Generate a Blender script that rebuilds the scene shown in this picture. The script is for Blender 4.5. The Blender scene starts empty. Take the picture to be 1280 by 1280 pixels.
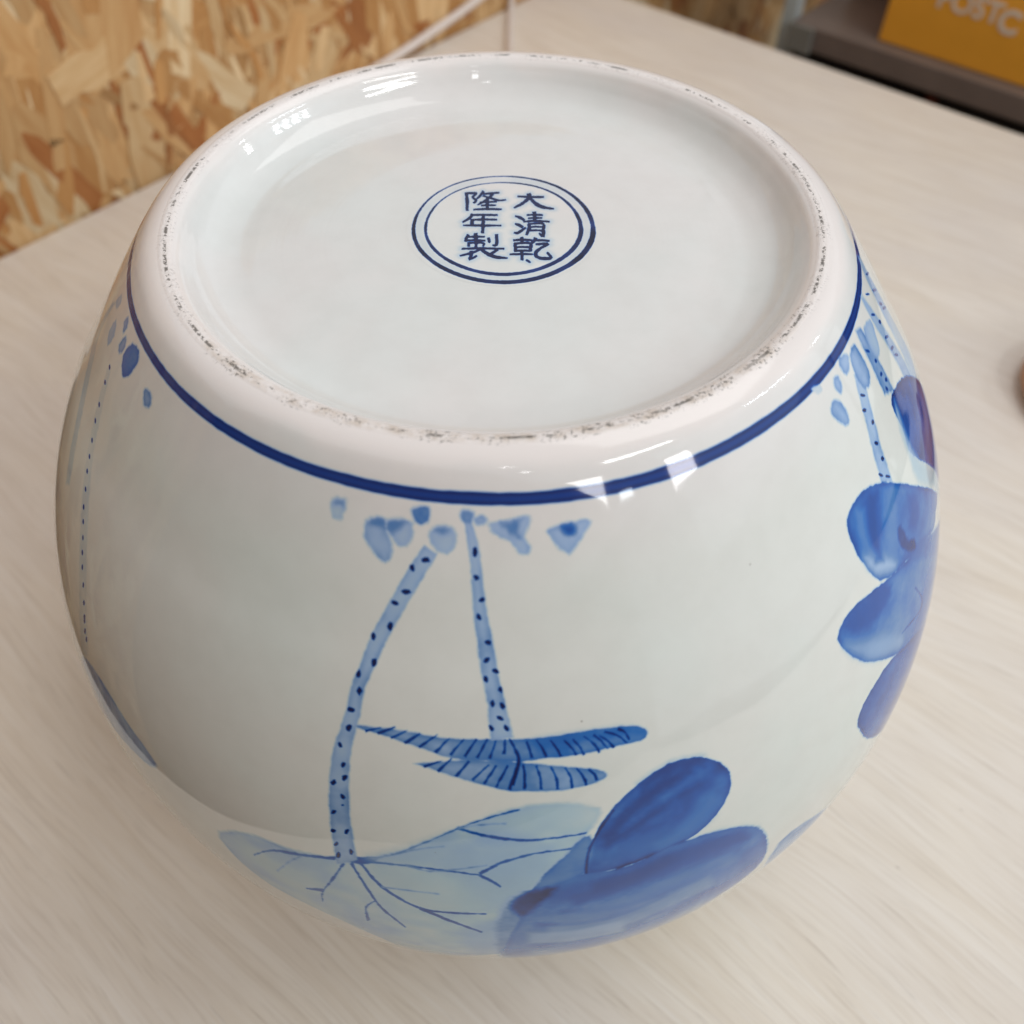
import bpy, bmesh, math, random
import numpy as np
from mathutils import Vector, Matrix, Euler

# ---------------------------------------------------------------- units
U = 0.0676            # one modelling unit (the pot's foot radius) in metres
SC = bpy.context.scene
COL = SC.collection
def V(x, y, z): return Vector((x * U, y * U, z * U))

# ---------------------------------------------------------------- camera
pitch, yaw, roll = 0.8942124, 0.0214554, 0.0014076
cp, sp, cy, sy = math.cos(pitch), math.sin(pitch), math.cos(yaw), math.sin(yaw)
Fw = Vector((sy * cp, cy * cp, -sp)); Rt = Vector((cy, -sy, 0)); Up = Rt.cross(Fw)
Rr = Rt * math.cos(roll) + Up * math.sin(roll); Ur = -Rt * math.sin(roll) + Up * math.cos(roll)
cd = bpy.data.cameras.new('camera'); cam = bpy.data.objects.new('camera', cd); COL.objects.link(cam)
M = Matrix((Rr, Ur, -Fw)).transposed().to_4x4(); M.translation = V(0, -2.496008, 1.583458)
cam.matrix_world = M
cd.sensor_width = 36; cd.lens = 36 * 1129.913 / 1280
cd.clip_start = 0.005; cd.clip_end = 50
cd.dof.use_dof = True; cd.dof.focus_distance = 2.70 * U; cd.dof.aperture_fstop = cd.lens / 2.4
SC.camera = cam

# ---------------------------------------------------------------- light of the room
W = bpy.data.worlds.new('World'); SC.world = W; W.use_nodes = True
bg = W.node_tree.nodes['Background']
bg.inputs['Color'].default_value = (0.975, 0.985, 1.0, 1); bg.inputs['Strength'].default_value = 0.56
SC.view_settings.view_transform = 'Standard'; SC.view_settings.look = 'None'
SC.view_settings.gamma = 1; SC.view_settings.use_curve_mapping = False; SC.view_settings.exposure = 0.05

def area(name, az, el, dist, w, h, rad, color, spin=0.0):
    """rectangular lamp seen from the pot at azimuth/elevation (degrees), rad = radiance"""
    a, e = math.radians(az), math.radians(el)
    d = Vector((math.cos(e) * math.cos(a), math.cos(e) * math.sin(a), math.sin(e)))
    l = bpy.data.lights.new(name, 'AREA'); l.shape = 'RECTANGLE'; l.size = w * U; l.size_y = h * U
    l.energy = rad * math.pi * l.size * l.size_y; l.color = color
    o = bpy.data.objects.new(name, l); COL.objects.link(o)
    o.location = d * dist * U
    q = (-d).to_track_quat('-Z', 'Y'); o.rotation_euler = (q.to_matrix() @ Matrix.Rotation(spin, 3, 'Z')).to_euler()
    return o
area('window_light', -14, 22, 46, 44, 24, 0.50, (0.74, 0.92, 1.0))
area('overhead_fill', 24, 62, 20, 13, 11, 2.3, (1.0, 0.98, 0.965))  # soft overhead fill, added to lift the base and the far table
area('window_pane_light', -39, 21.5, 40, 5.0, 5.6, 14, (1.0, 0.97, 0.99))
area('window_pane_light', -67, 25, 40, 7.5, 6.5, 12, (1.0, 0.99, 0.97))
area('doorway_light', -56, 21.5, 42, 2.4, 1.4, 12, (0.85, 0.94, 1.0))
area('tube_light', -45, 41, 34, 11, 1.5, 26, (1.0, 1.0, 0.97), math.radians(4))
for k in range(4):
    area('lamp_coil', -7 + 4.0 * k, 32 - 1.2 * k, 34, .7, 1.5, 46, (0.80, 0.93, 1.0), math.radians(25))
area('lamp_bulb', 19, 23, 34, 1.2, 1.2, 40, (1, 1, 1))
area('lamp_bulb', -82, 44, 34, 1.3, .9, 14, (1, 1, 1))
area('lamp_bulb', -87, 56, 34, 1.3, 1.3, 14, (1, 1, 1))

# ---------------------------------------------------------------- helpers
def link(name, me, mat=None, parent=None, kind=None):
    o = bpy.data.objects.new(name, me); COL.objects.link(o)
    if mat is not None: me.materials.append(mat)
    if parent is not None: o.parent = parent
    if kind: o['kind'] = kind
    return o
def thing(name, label, cat, loc=(0, 0, 0), group=None):
    o = bpy.data.objects.new(name, None); COL.objects.link(o); o.location = V(*loc); o.empty_display_size = .01
    o['label'] = label; o['category'] = cat
    if group: o['group'] = group
    return o
def mesh(name, vs, fs):
    me = bpy.data.meshes.new(name); me.from_pydata([tuple(v) for v in vs], [], fs); me.update(); return me
# room frame: corner of the table, A runs along the wall to the front left, B along the table's right edge
CN = Vector((0.90, 9.09, 0)); A = Vector((-0.67178, -0.74075, 0)); B = Vector((0.74075, -0.67178, 0))
ROOM = Matrix((( A.x, B.x, 0, 0), (A.y, B.y, 0, 0), (0, 0, 1, 0), (0, 0, 0, 1)))
TZ = -2.77
def room(a, b, z): return (CN + A * a + B * b + Vector((0, 0, z))) * U
def rbox(a0, a1, b0, b1, z0, z1, bev=0.0, seg=2, bm=None):
    """bevelled box in room coordinates, as bmesh"""
    own = bm is None
    if own: bm = bmesh.new()
    vs = [bm.verts.new(room(a, b, z)) for z in (z0, z1) for (a, b) in ((a0, b0), (a1, b0), (a1, b1), (a0, b1))]
    fs = [(0, 1, 2, 3), (4, 7, 6, 5), (0, 4, 5, 1), (1, 5, 6, 2), (2, 6, 7, 3), (3, 7, 4, 0)]
    F = [bm.faces.new([vs[i] for i in f]) for f in fs]
    bmesh.ops.recalc_face_normals(bm, faces=F)
    if bev:
        es = list({e for f in F for e in f.edges})
        bmesh.ops.bevel(bm, geom=es, offset=bev * U, segments=seg, profile=.6, affect='EDGES')
    return bm
def fin(name, bm, mat, parent=None, kind=None, origin=None, smooth=False):
    me = bpy.data.meshes.new(name); bm.to_mesh(me); bm.free()
    if smooth: me.polygons.foreach_set('use_smooth', [True] * len(me.polygons))
    o = link(name, me, mat, parent, kind)
    if parent is not None and origin is not None: o.matrix_parent_inverse = Matrix.Translation(-origin)
    return o
def tube(pts, r, n=12, name='tube'):
    """tube along smooth curve through points (metres)"""
    P = [Vector(p) for p in pts]; C = []
    for i in range(len(P) - 1):
        a, b, c, d = P[max(i - 1, 0)], P[i], P[i + 1], P[min(i + 2, len(P) - 1)]
        for j in range(8):
            t = j / 8; C.append(.5 * (2 * b + (c - a) * t + (2 * a - 5 * b + 4 * c - d) * t * t + (-a + 3 * b - 3 * c + d) * t ** 3))
    C.append(P[-1]); vs = []; fs = []
    for i, c in enumerate(C):
        d = (C[min(i + 1, len(C) - 1)] - C[max(i - 1, 0)]).normalized()
        x = d.cross(Vector((0, 0, 1)) if abs(d.z) < .9 else Vector((1, 0, 0))).normalized(); y = d.cross(x)
        for k in range(n):
            t = 2 * math.pi * k / n; vs.append(c + (x * math.cos(t) + y * math.sin(t)) * r)
    for i in range(len(C) - 1):
        for k in range(n):
            fs.append((i * n + k, i * n + (k + 1) % n, (i + 1) * n + (k + 1) % n, (i + 1) * n + k))
    fs.append(tuple(range(n))[::-1]); fs.append(tuple((len(C) - 1) * n + k for k in range(n)))
    me = mesh(name, vs, fs); me.polygons.foreach_set('use_smooth', [True] * len(me.polygons)); return me

class NT:
    """tiny node-tree builder"""
    def __init__(s, name):
        s.m = bpy.data.materials.new(name); s.m.use_nodes = True; s.t = s.m.node_tree
        s.p = s.t.nodes['Principled BSDF']; s.out = s.t.nodes['Material Output']
    def n(s, typ, **k):
        x = s.t.nodes.new(typ)
        for a, v in k.items(): setattr(x, a, v)
        return x
    def set(s, sock, v):
        if hasattr(v, 'is_output') or isinstance(v, bpy.types.NodeSocket): s.t.links.new(v, sock)
        else: sock.default_value = v
    def math(s, op, a, b=0.0, c=0.0, clamp=False):
        x = s.n('ShaderNodeMath', operation=op); x.use_clamp = clamp
        s.set(x.inputs[0], a); s.set(x.inputs[1], b); s.set(x.inputs[2], c); return x.outputs[0]
    def ss(s, v, a, b, lo=0.0, hi=1.0):
        x = s.n('ShaderNodeMapRange', interpolation_type='SMOOTHSTEP')
        s.set(x.inputs['Value'], v); x.inputs['From Min'].default_value = a; x.inputs['From Max'].default_value = b
        x.inputs['To Min'].default_value = lo; x.inputs['To Max'].default_value = hi; return x.outputs[0]
    def mix(s, f, a, b, blend='MIX'):
        x = s.n('ShaderNodeMix', data_type='RGBA', blend_type=blend)
        s.set(x.inputs['Factor'], f)
        s.set(x.inputs[6], (*a, 1) if isinstance(a, tuple) else a); s.set(x.inputs[7], (*b, 1) if isinstance(b, tuple) else b)
        return x.outputs[2]
    def noise(s, vec, scale, detail=3, rough=.5, dist=0.0):
        x = s.n('ShaderNodeTexNoise'); s.set(x.inputs['Vector'], vec)
        x.inputs['Scale'].default_value = scale; x.inputs['Detail'].default_value = detail
        x.inputs['Roughness'].default_value = rough; x.inputs['Distortion'].default_value = dist; return x.outputs[0]
    def mapping(s, vec, loc=(0, 0, 0), rot=(0, 0, 0), scale=(1, 1, 1)):
        x = s.n('ShaderNodeMapping'); s.set(x.inputs[0], vec)
        x.inputs[1].default_value = loc; x.inputs[2].default_value = rot; x.inputs[3].default_value = scale; return x.outputs[0]
    def ramp(s, f, stops, interp='LINEAR'):
        x = s.n('ShaderNodeValToRGB'); s.set(x.inputs[0], f); r = x.color_ramp; r.interpolation = interp
        r.elements[0].position = stops[0][0]; r.elements[0].color = (*stops[0][1], 1)
        r.elements[1].position = stops[-1][0]; r.elements[1].color = (*stops[-1][1], 1)
        for p_, c_ in stops[1:-1]: r.elements.new(p_).color = (*c_, 1)
        return x.outputs[0]
    def bump(s, h, strength, dist, normal=None):
        x = s.n('ShaderNodeBump'); s.set(x.inputs['Height'], h)
        x.inputs['Strength'].default_value = strength; x.inputs['Distance'].default_value = dist
        if normal is not None: s.set(x.inputs['Normal'], normal)
        return x.outputs[0]
    def pset(s, **k):
        for a, v in k.items(): s.set(s.p.inputs[a.replace('_', ' ')], (*v, 1) if isinstance(v, tuple) and len(v) == 3 else v)
def plain(name, col, rough=.5, metal=0.0, var=.12, scale=60):
    k = NT(name); oc = k.n('ShaderNodeTexCoord').outputs['Object']
    n = k.noise(oc, scale, 5, .6)
    c = k.mix(n, tuple(x * (1 - var) for x in col), tuple(min(1, x * (1 + var)) for x in col))
    k.pset(Base_Color=c, Roughness=rough, Metallic=metal, Normal=k.bump(n, .15, .0004)); return k.m
ART = [
('L',0.37,0.011,0.1,[-543,1347,-501,1274,-456,1233,-422,1224,-388,1220,-345,1203,-305,1185,-277,1170,-252,1151,-222,1124,-192,1093,-163,1056,-134,1018,-106,984,-78,952,-50,924,-22,899,5,880,34,867,66,863,98,867,125,878,146,894,160,908,164,928,154,961,137,1003,116,1056,96,1115,91,1169,88,1221,77,1272,65,1325,61,1388,57,1460,46,1581,25,1748,-15,1831,-59,1883,-91,1932,-119,1963,-150,2007,-181,2001,-212,1889,-245,1784,-278,1718,-312,1669,-349,1638,-386,1618,-422,1604,-456,1588,-486,1551,-511,1512,-528,1473,-539,1433,-550,1400]),
('W',0.42,0.05,0.0,[-127,1101,-79,1051,-15,1022,41,1013,80,1035,81,1114,64,1213,43,1291,16,1345,-17,1344,-49,1313,-75,1266,-96,1211,-122,1155]),
('H',0.3,0.04,0.0,[-14,904,31,887,82,880,117,887,138,904,134,938,113,969,75,974,33,970,-5,962,-30,948,-32,927]),
('H',0.26,0.05,0.0,[-185,1159,-132,1153,-80,1182,-57,1246,-57,1314,-97,1349,-149,1360,-188,1321,-213,1265,-210,1204]),
('W',0.5,0.04,0.0,[-87,1552,-46,1462,-1,1409,19,1357,24,1346,11,1458,-11,1689,-35,1836,-58,1857,-82,1714]),
('H',0.2,0.05,0.0,[-506,1336,-455,1301,-392,1300,-348,1323,-322,1366,-336,1439,-370,1507,-413,1503,-456,1466,-494,1399]),
('V',0.8,0.005,0,[-252,1166,-236,1150,-214,1129,-192,1106,-172,1080,-153,1053,-134,1027,-115,1002,-96,978,-77,956,-58,937,-40,921,-22,908,-4,896,14,887,26,881,26,876,13,882,-4,890,-22,901,-41,914,-60,930,-79,948,-97,970,-116,993,-135,1018,-154,1043,-174,1070,-193,1094,-214,1116,-236,1136,-252,1150]),
('V',0.8,0.005,0,[-79,958,-67,965,-50,975,-31,984,-11,992,11,999,33,1004,55,1005,77,1004,97,1003,114,1002,128,1001,137,1000,137,994,127,994,113,995,96,995,77,996,55,996,33,995,11,989,-10,981,-30,973,-49,964,-66,953,-77,946]),
('V',0.8,0.005,0,[-253,1171,-232,1162,-203,1152,-169,1145,-125,1143,-78,1149,-44,1157,-44,1150,-77,1140,-125,1133,-168,1133,-202,1139,-231,1147,-252,1155]),
('V',0.8,0.005,0,[-42,1156,-34,1140,-21,1120,-7,1101,10,1086,29,1073,49,1063,72,1059,96,1058,113,1058,112,1052,95,1051,71,1051,48,1055,28,1063,9,1076,-8,1090,-23,1108,-36,1128,-45,1142]),
('V',0.8,0.005,0,[-45,1161,-40,1167,-32,1177,-25,1187,-19,1198,-13,1210,-9,1218,-7,1212,-11,1202,-17,1189,-23,1176,-30,1165,-37,1154,-42,1146]),
('V',0.8,0.005,0,[-250,1179,-242,1206,-230,1247,-215,1287,-196,1323,-173,1358,-150,1385,-127,1394,-104,1392,-83,1390,-64,1389,-46,1387,-34,1386,-34,1376,-46,1376,-63,1377,-83,1376,-104,1377,-126,1378,-148,1369,-171,1342,-193,1307,-212,1272,-226,1233,-238,1193,-246,1166]),
('V',0.8,0.005,0,[-151,1388,-138,1402,-120,1426,-102,1451,-81,1479,-60,1510,-44,1536,-43,1522,-58,1496,-80,1463,-100,1433,-118,1406,-136,1382,-148,1366]),
('V',0.8,0.005,0,[-268,1191,-261,1224,-251,1272,-242,1320,-236,1359,-229,1396,-221,1434,-208,1478,-193,1526,-183,1564,-181,1550,-191,1512,-205,1464,-218,1420,-225,1383,-231,1347,-238,1308,-247,1260,-256,1211,-263,1179]),
('V',0.8,0.005,0,[-248,1557,-249,1524,-249,1482,-248,1451,-243,1428,-236,1404,-230,1389,-231,1380,-236,1395,-245,1418,-252,1450,-255,1492,-255,1540,-255,1576]),
('V',0.8,0.005,0,[-281,1192,-288,1223,-298,1268,-308,1313,-316,1352,-325,1389,-332,1427,-337,1464,-338,1496,-339,1519,-336,1511,-334,1489,-333,1459,-329,1428,-322,1395,-314,1358,-304,1319,-294,1274,-284,1228,-277,1198]),
('V',0.8,0.005,0,[-329,1403,-339,1414,-354,1432,-365,1446,-366,1459,-356,1449,-341,1437,-331,1429]),
('V',0.8,0.005,0,[-295,1176,-312,1187,-336,1204,-360,1221,-380,1234,-400,1248,-419,1267,-438,1299,-455,1339,-468,1370,-467,1379,-455,1349,-438,1310,-420,1280,-402,1262,-382,1250,-361,1237,-337,1220,-313,1203,-296,1193]),
('V',0.8,0.006,0,[-305,1189,-296,1187,-283,1184,-270,1181,-260,1180,-250,1179,-239,1172,-227,1156,-216,1136,-209,1123,-210,1112,-218,1119,-229,1128,-239,1136,-248,1141,-258,1145,-268,1151,-281,1160,-295,1172,-304,1180]),
('W',0.42,0.03,0.0,[-234,1123,-209,1097,-175,1066,-141,1026,-110,992,-87,966,-78,964,-97,1025,-127,1101,-152,1128,-176,1138,-204,1148,-226,1151,-237,1142]),
('W',0.4,0.03,0.0,[-431,1301,-405,1275,-371,1251,-333,1220,-305,1206,-304,1232,-317,1270,-343,1298,-375,1322,-403,1340,-425,1345,-435,1328]),
('V',0.6,0.007,0,[-169,1144,-159,1148,-144,1154,-128,1156,-112,1150,-96,1142,-79,1133,-61,1124,-44,1115,-31,1109,-31,1105,-44,1110,-62,1118,-80,1127,-96,1135,-112,1143,-128,1147,-143,1145,-158,1139,-168,1134]),
('V',0.6,0.007,0,[-192,1104,-179,1090,-160,1070,-143,1055,-127,1045,-112,1037,-102,1033,-102,1029,-113,1033,-127,1039,-143,1049,-161,1064,-179,1082,-193,1096]),
('V',0.6,0.007,0,[-214,1285,-203,1283,-188,1280,-172,1277,-151,1274,-129,1273,-114,1273,-114,1267,-129,1266,-151,1267,-171,1268,-188,1270,-203,1272,-213,1273]),
('V',0.6,0.007,0,[-361,1230,-370,1250,-382,1281,-394,1314,-404,1347,-414,1382,-421,1408,-420,1412,-413,1386,-403,1352,-393,1320,-381,1288,-369,1259,-360,1239]),
('V',0.6,0.007,0,[-78,956,-70,951,-59,944,-46,939,-30,935,-11,933,2,932,2,928,-11,929,-30,930,-46,933,-59,938,-71,944,-78,948]),
('P',0.6,0.02,0.0,[-10,1340,9,1275,31,1247,50,1240,65,1279,76,1444,81,1802,56,2015,20,2033,-6,1980,-20,1782,-19,1486]),
('P',0.775,0.004,0.07,[137,1186,134,1149,140,1098,147,1040,157,984,172,940,189,904,210,871,233,844,259,822,285,808,309,806,331,813,350,826,368,846,385,873,398,906,404,940,404,976,399,1012,389,1048,375,1080,358,1109,340,1133,320,1149,298,1150,275,1148,253,1160,232,1174,211,1183,189,1189,160,1193]),
('P',0.69,0.008,0.06,[320,1147,343,1150,367,1158,392,1171,416,1190,440,1216,462,1249,479,1293,492,1350,505,1434,512,1516,511,1590,503,1652,486,1695,465,1728,441,1759,418,1797,398,1857,379,1935,360,2062,320,2082,278,2109,241,2221,178,2106,122,2040,70,2007,28,1963,3,1877,-5,1740,9,1537,24,1430,20,1373,17,1330,32,1288,52,1252,67,1220,85,1196,110,1185,137,1182,163,1185,189,1189,211,1186,232,1178,253,1164,275,1152,297,1147]),
('P',0.68,0.008,0.05,[140,1177,150,1100,150,1031,144,1006,133,1007,117,1038,99,1082,81,1120,65,1159,55,1199,45,1239,25,1273,10,1304,19,1338,38,1347,60,1291,86,1228,115,1205]),
('W',0.78,0.05,0.0,[79,1237,126,1222,190,1217,249,1190,305,1172,348,1173,384,1188,426,1226,455,1272,444,1306,406,1322,347,1314,279,1307,210,1308,149,1319,110,1336,86,1337,72,1289]),
('W',0.52,0.06,0.0,[41,1761,94,1806,176,1941,243,1958,303,1906,354,1735,391,1664,404,1849,410,2242,320,2183,241,2272,166,2287,102,2238,52,1940]),
('P',0.92,0.02,0.0,[51,1240,37,1250,24,1269,12,1303,7,1342,16,1380,31,1401,45,1373,58,1326,76,1277,86,1240,72,1233]),
('V',0.92,0.004,0,[139,1187,139,1161,140,1125,142,1092,146,1061,152,1032,159,1004,168,975,179,947,187,928,184,921,176,940,165,968,155,997,148,1026,142,1056,138,1087,136,1122,135,1158,135,1184]),
('V',0.88,0.006,0,[190,1195,201,1191,217,1186,233,1180,247,1173,262,1165,276,1158,291,1155,306,1153,317,1152,315,1139,304,1140,289,1142,274,1146,260,1152,245,1160,231,1167,215,1173,199,1178,188,1182]),
('H',0.68,0.04,0.0,[217,1104,246,1094,289,1083,318,1053,342,1020,357,987,365,973,370,1019,365,1079,346,1110,320,1129,290,1137,260,1136,230,1121]),
('S',0.78,0.02,0,[114,1311,134,1312,162,1314,192,1312,224,1304,259,1294,295,1287,335,1281,376,1280,406,1283,401,1255,371,1253,331,1255,291,1261,256,1269,221,1278,190,1286,160,1288,132,1286,113,1286]),
('S',0.78,0.02,0,[94,1410,120,1422,158,1443,196,1457,232,1453,268,1441,302,1429,337,1417,372,1404,397,1398,390,1364,366,1370,332,1383,297,1396,263,1408,228,1420,194,1424,156,1411,119,1392,94,1381]),
('S',0.78,0.02,0,[162,1243,183,1247,213,1254,242,1258,268,1251,292,1239,308,1232,304,1208,288,1215,264,1226,239,1234,211,1230,182,1224,161,1220]),
('S',0.78,0.02,0,[52,1487,78,1504,117,1534,156,1558,195,1555,234,1543,261,1538,256,1497,229,1502,191,1514,153,1518,116,1497,78,1470,52,1454]),
('S',0.84,0.022,0,[191,974,204,955,222,929,241,908,264,892,290,881,308,874,304,856,286,862,260,874,237,890,216,912,198,938,186,957]),
('S',0.84,0.022,0,[205,1050,221,1028,245,998,270,973,296,954,324,940,345,932,341,912,320,921,292,935,265,953,240,979,216,1008,200,1031]),
('S',0.84,0.022,0,[170,1085,182,1068,200,1045,219,1024,239,1005,261,989,277,978,272,958,257,969,235,986,214,1004,195,1025,177,1048,165,1065]),
('S',0.86,0.02,0,[174,1058,192,1021,217,972,244,933,276,905,309,884,334,871,325,832,300,845,266,866,233,895,205,936,179,984,161,1021]),
('S',0.7,0.02,0,[221,1169,240,1160,267,1147,295,1127,323,1093,352,1055,372,1030,358,985,338,1009,310,1046,283,1077,258,1095,231,1107,213,1117]),
('S',0.86,0.02,0,[238,884,253,870,274,853,296,843,316,845,338,854,353,861,352,822,336,815,313,806,289,805,266,816,243,834,228,847]),
('S',0.66,0.02,0,[265,1162,281,1152,303,1137,326,1115,347,1082,367,1044,381,1019,365,976,351,1001,332,1036,312,1066,292,1085,270,1099,255,1110]),
('S',0.72,0.02,0,[187,1164,202,1146,222,1123,242,1106,261,1097,280,1092,293,1090,285,1040,272,1042,253,1047,233,1057,212,1075,191,1098,176,1115]),
('S',0.8,0.02,0,[118,1372,145,1351,185,1328,224,1307,256,1283,286,1260,319,1249,363,1257,413,1282,451,1310,441,1235,404,1213,354,1192,310,1186,276,1199,245,1221,215,1242,177,1262,138,1285,111,1304]),
('S',0.64,0.02,0,[98,1502,128,1489,171,1478,214,1468,250,1450,284,1430,319,1416,360,1413,404,1419,436,1431,420,1337,389,1331,347,1329,307,1334,272,1348,239,1367,205,1384,164,1394,122,1404,92,1416]),
('S',0.56,0.02,0,[77,1610,108,1616,153,1635,199,1647,240,1628,279,1599,315,1579,347,1565,376,1553,396,1548,376,1434,357,1441,329,1453,298,1467,264,1486,226,1510,189,1526,146,1520,103,1508,73,1504]),
('S',0.82,0.02,0,[151,1302,169,1296,196,1290,223,1282,250,1269,277,1255,296,1246,286,1185,267,1194,241,1207,215,1220,189,1227,163,1234,145,1239]),
('S',0.5,0.02,0,[40,1663,61,1672,91,1689,124,1705,160,1708,199,1713,227,1725,214,1578,188,1572,152,1572,118,1572,87,1562,58,1551,39,1545]),
('B',0.6,0.004,0.06,[-265,647,-253,644,-235,642,-216,639,-195,636,-173,637,-150,638,-131,641,-111,643,-90,644,-68,645,-46,644,-25,643,-3,644,18,645,40,645,62,645,85,644,105,643,111,641,119,640,146,639,178,641,206,646,229,653,243,662,250,672,254,682,254,690,249,700,240,707,222,707,201,706,180,708,159,710,138,712,117,713,92,713,68,712,47,715,27,717,6,715,-16,713,-43,712,-68,711,-87,708,-102,705,-109,702,-115,697,-129,692,-145,685,-163,678,-181,671,-198,665,-217,660,-238,658,-255,657,-264,652]),
('B',0.58,0.004,0.06,[-155,736,-149,739,-134,744,-116,752,-94,763,-70,775,-46,787,-22,800,2,811,26,816,50,819,75,822,99,823,120,822,139,820,157,814,171,806,176,796,176,786,170,776,157,765,132,753,100,740,64,727,27,717,-2,711,-29,709,-54,709,-78,712,-103,718,-126,725,-145,731]),
('W',0.72,0.02,0.0,[53,650,80,645,119,645,163,646,204,650,225,658,237,666,246,677,245,685,230,684,202,679,161,676,118,676,85,680,60,680,49,666]),
('V',0.9,0.003,0,[-241,665,-232,657,-221,646,-212,639,-213,636,-222,642,-234,651,-242,657]),
('V',0.9,0.003,0,[-218,663,-209,654,-197,641,-188,632,-189,628,-198,636,-211,647,-220,656]),
('V',0.9,0.003,0,[-195,671,-186,660,-174,646,-166,636,-167,633,-176,642,-188,655,-197,664]),
('V',0.9,0.003,0,[-169,679,-161,668,-151,652,-143,641,-145,638,-153,648,-164,662,-172,673]),
('V',0.9,0.003,0,[-144,685,-135,671,-122,652,-113,638,-114,635,-124,648,-137,666,-147,679]),
('V',0.9,0.003,0,[-115,696,-108,681,-99,660,-92,645,-93,643,-101,657,-111,676,-119,691]),
('V',0.9,0.003,0,[-89,700,-83,684,-74,662,-67,646,-69,644,-76,659,-86,680,-93,695]),
('V',0.9,0.003,0,[-64,702,-59,684,-51,662,-45,645,-47,643,-53,659,-62,681,-68,697]),
('V',0.9,0.003,0,[-43,704,-38,686,-31,662,-26,644,-28,642,-34,659,-41,683,-47,700]),
('V',0.9,0.003,0,[-22,705,-19,688,-14,665,-12,648,-14,647,-17,663,-22,686,-26,702]),
('V',0.9,0.003,0,[3,690,4,676,4,658,4,644,2,644,1,657,0,676,-2,690]),
('V',0.9,0.003,0,[39,655,40,661,42,669,43,678,44,688,46,699,46,706,50,705,49,697,48,687,46,677,44,668,42,659,41,653]),
('V',0.9,0.003,0,[56,653,59,661,63,671,66,682,68,692,70,701,71,708,75,705,74,699,71,689,69,679,65,669,61,658,58,651]),
('V',0.9,0.003,0,[80,657,83,664,87,676,90,686,93,696,95,705,96,711,100,708,98,702,96,693,93,683,89,673,85,662,82,655]),
('V',0.9,0.003,0,[104,661,107,668,112,678,116,688,119,697,121,707,123,714,127,710,125,704,122,694,118,685,114,675,109,665,105,659]),
('V',0.9,0.003,0,[119,661,122,669,127,680,131,691,133,701,135,710,136,716,140,714,138,708,136,699,134,689,129,678,124,666,121,658]),
('V',0.9,0.003,0,[139,658,144,666,150,676,155,687,159,697,161,709,163,717,167,714,165,706,162,695,158,683,152,673,145,662,140,655]),
('V',0.9,0.003,0,[166,662,169,668,175,677,180,685,184,694,187,704,189,710,193,707,190,700,186,691,182,682,177,673,171,665,167,659]),
('V',0.9,0.003,0,[-135,747,-126,738,-113,726,-104,717,-104,714,-114,721,-127,731,-137,739]),
('V',0.9,0.003,0,[-111,758,-104,743,-95,723,-88,709,-90,707,-97,720,-107,738,-114,752]),
('V',0.9,0.003,0,[-79,768,-73,752,-64,731,-58,716,-60,713,-67,728,-76,748,-83,763]),
('V',0.9,0.003,0,[155,659,159,665,164,673,169,682,172,692,176,702,179,710,181,708,178,700,175,689,171,678,166,668,161,660,158,654]),
('V',0.9,0.003,0,[175,656,181,660,190,667,197,674,204,684,209,695,213,703,215,701,211,692,206,680,199,669,191,661,183,654,177,649]),
('V',0.9,0.003,0,[200,655,203,659,208,664,212,670,214,678,216,687,218,694,220,693,219,686,217,676,214,667,210,659,205,653,202,649]),
('V',0.9,0.003,0,[-52,778,-44,762,-33,741,-24,726,-26,722,-35,736,-46,757,-55,772]),
('V',0.9,0.003,0,[-32,789,-26,770,-18,746,-12,728,-14,726,-20,743,-29,766,-35,784]),
('V',0.9,0.003,0,[-12,800,-6,778,2,749,8,729,6,726,0,746,-9,774,-15,796]),
('V',0.9,0.003,0,[11,808,15,782,20,747,24,722,22,720,18,745,11,779,7,805]),
('V',0.9,0.003,0,[36,809,37,796,37,777,37,761,36,747,35,734,34,726,32,727,32,735,33,747,33,761,33,777,33,795,32,808]),
('V',0.9,0.003,0,[65,813,64,802,64,787,63,772,61,756,58,742,57,731,54,733,56,743,58,758,60,772,60,787,60,802,60,812]),
('V',0.9,0.003,0,[93,818,92,807,92,792,90,776,87,762,84,748,81,738,79,740,81,750,85,764,87,778,88,792,88,807,88,818]),
('V',0.9,0.003,0,[117,821,117,811,116,796,115,782,112,768,108,754,105,745,103,746,106,756,109,770,112,783,112,797,113,810,113,820]),
('V',0.9,0.003,0,[142,818,141,810,140,799,137,788,134,775,129,762,125,752,123,755,126,764,131,778,134,790,136,801,137,811,137,818]),
('V',0.9,0.003,0,[160,804,159,798,158,790,156,782,152,774,148,767,146,763,144,766,146,771,150,778,153,785,154,792,155,799,156,805]),
('V',0.92,0.003,0,[9,642,11,651,15,664,18,677,20,688,22,697,23,707,22,718,21,729,20,742,17,759,15,778,13,791,17,794,19,780,22,762,25,744,27,731,28,719,28,707,27,695,25,685,22,674,18,661,14,648,11,639]),
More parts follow.
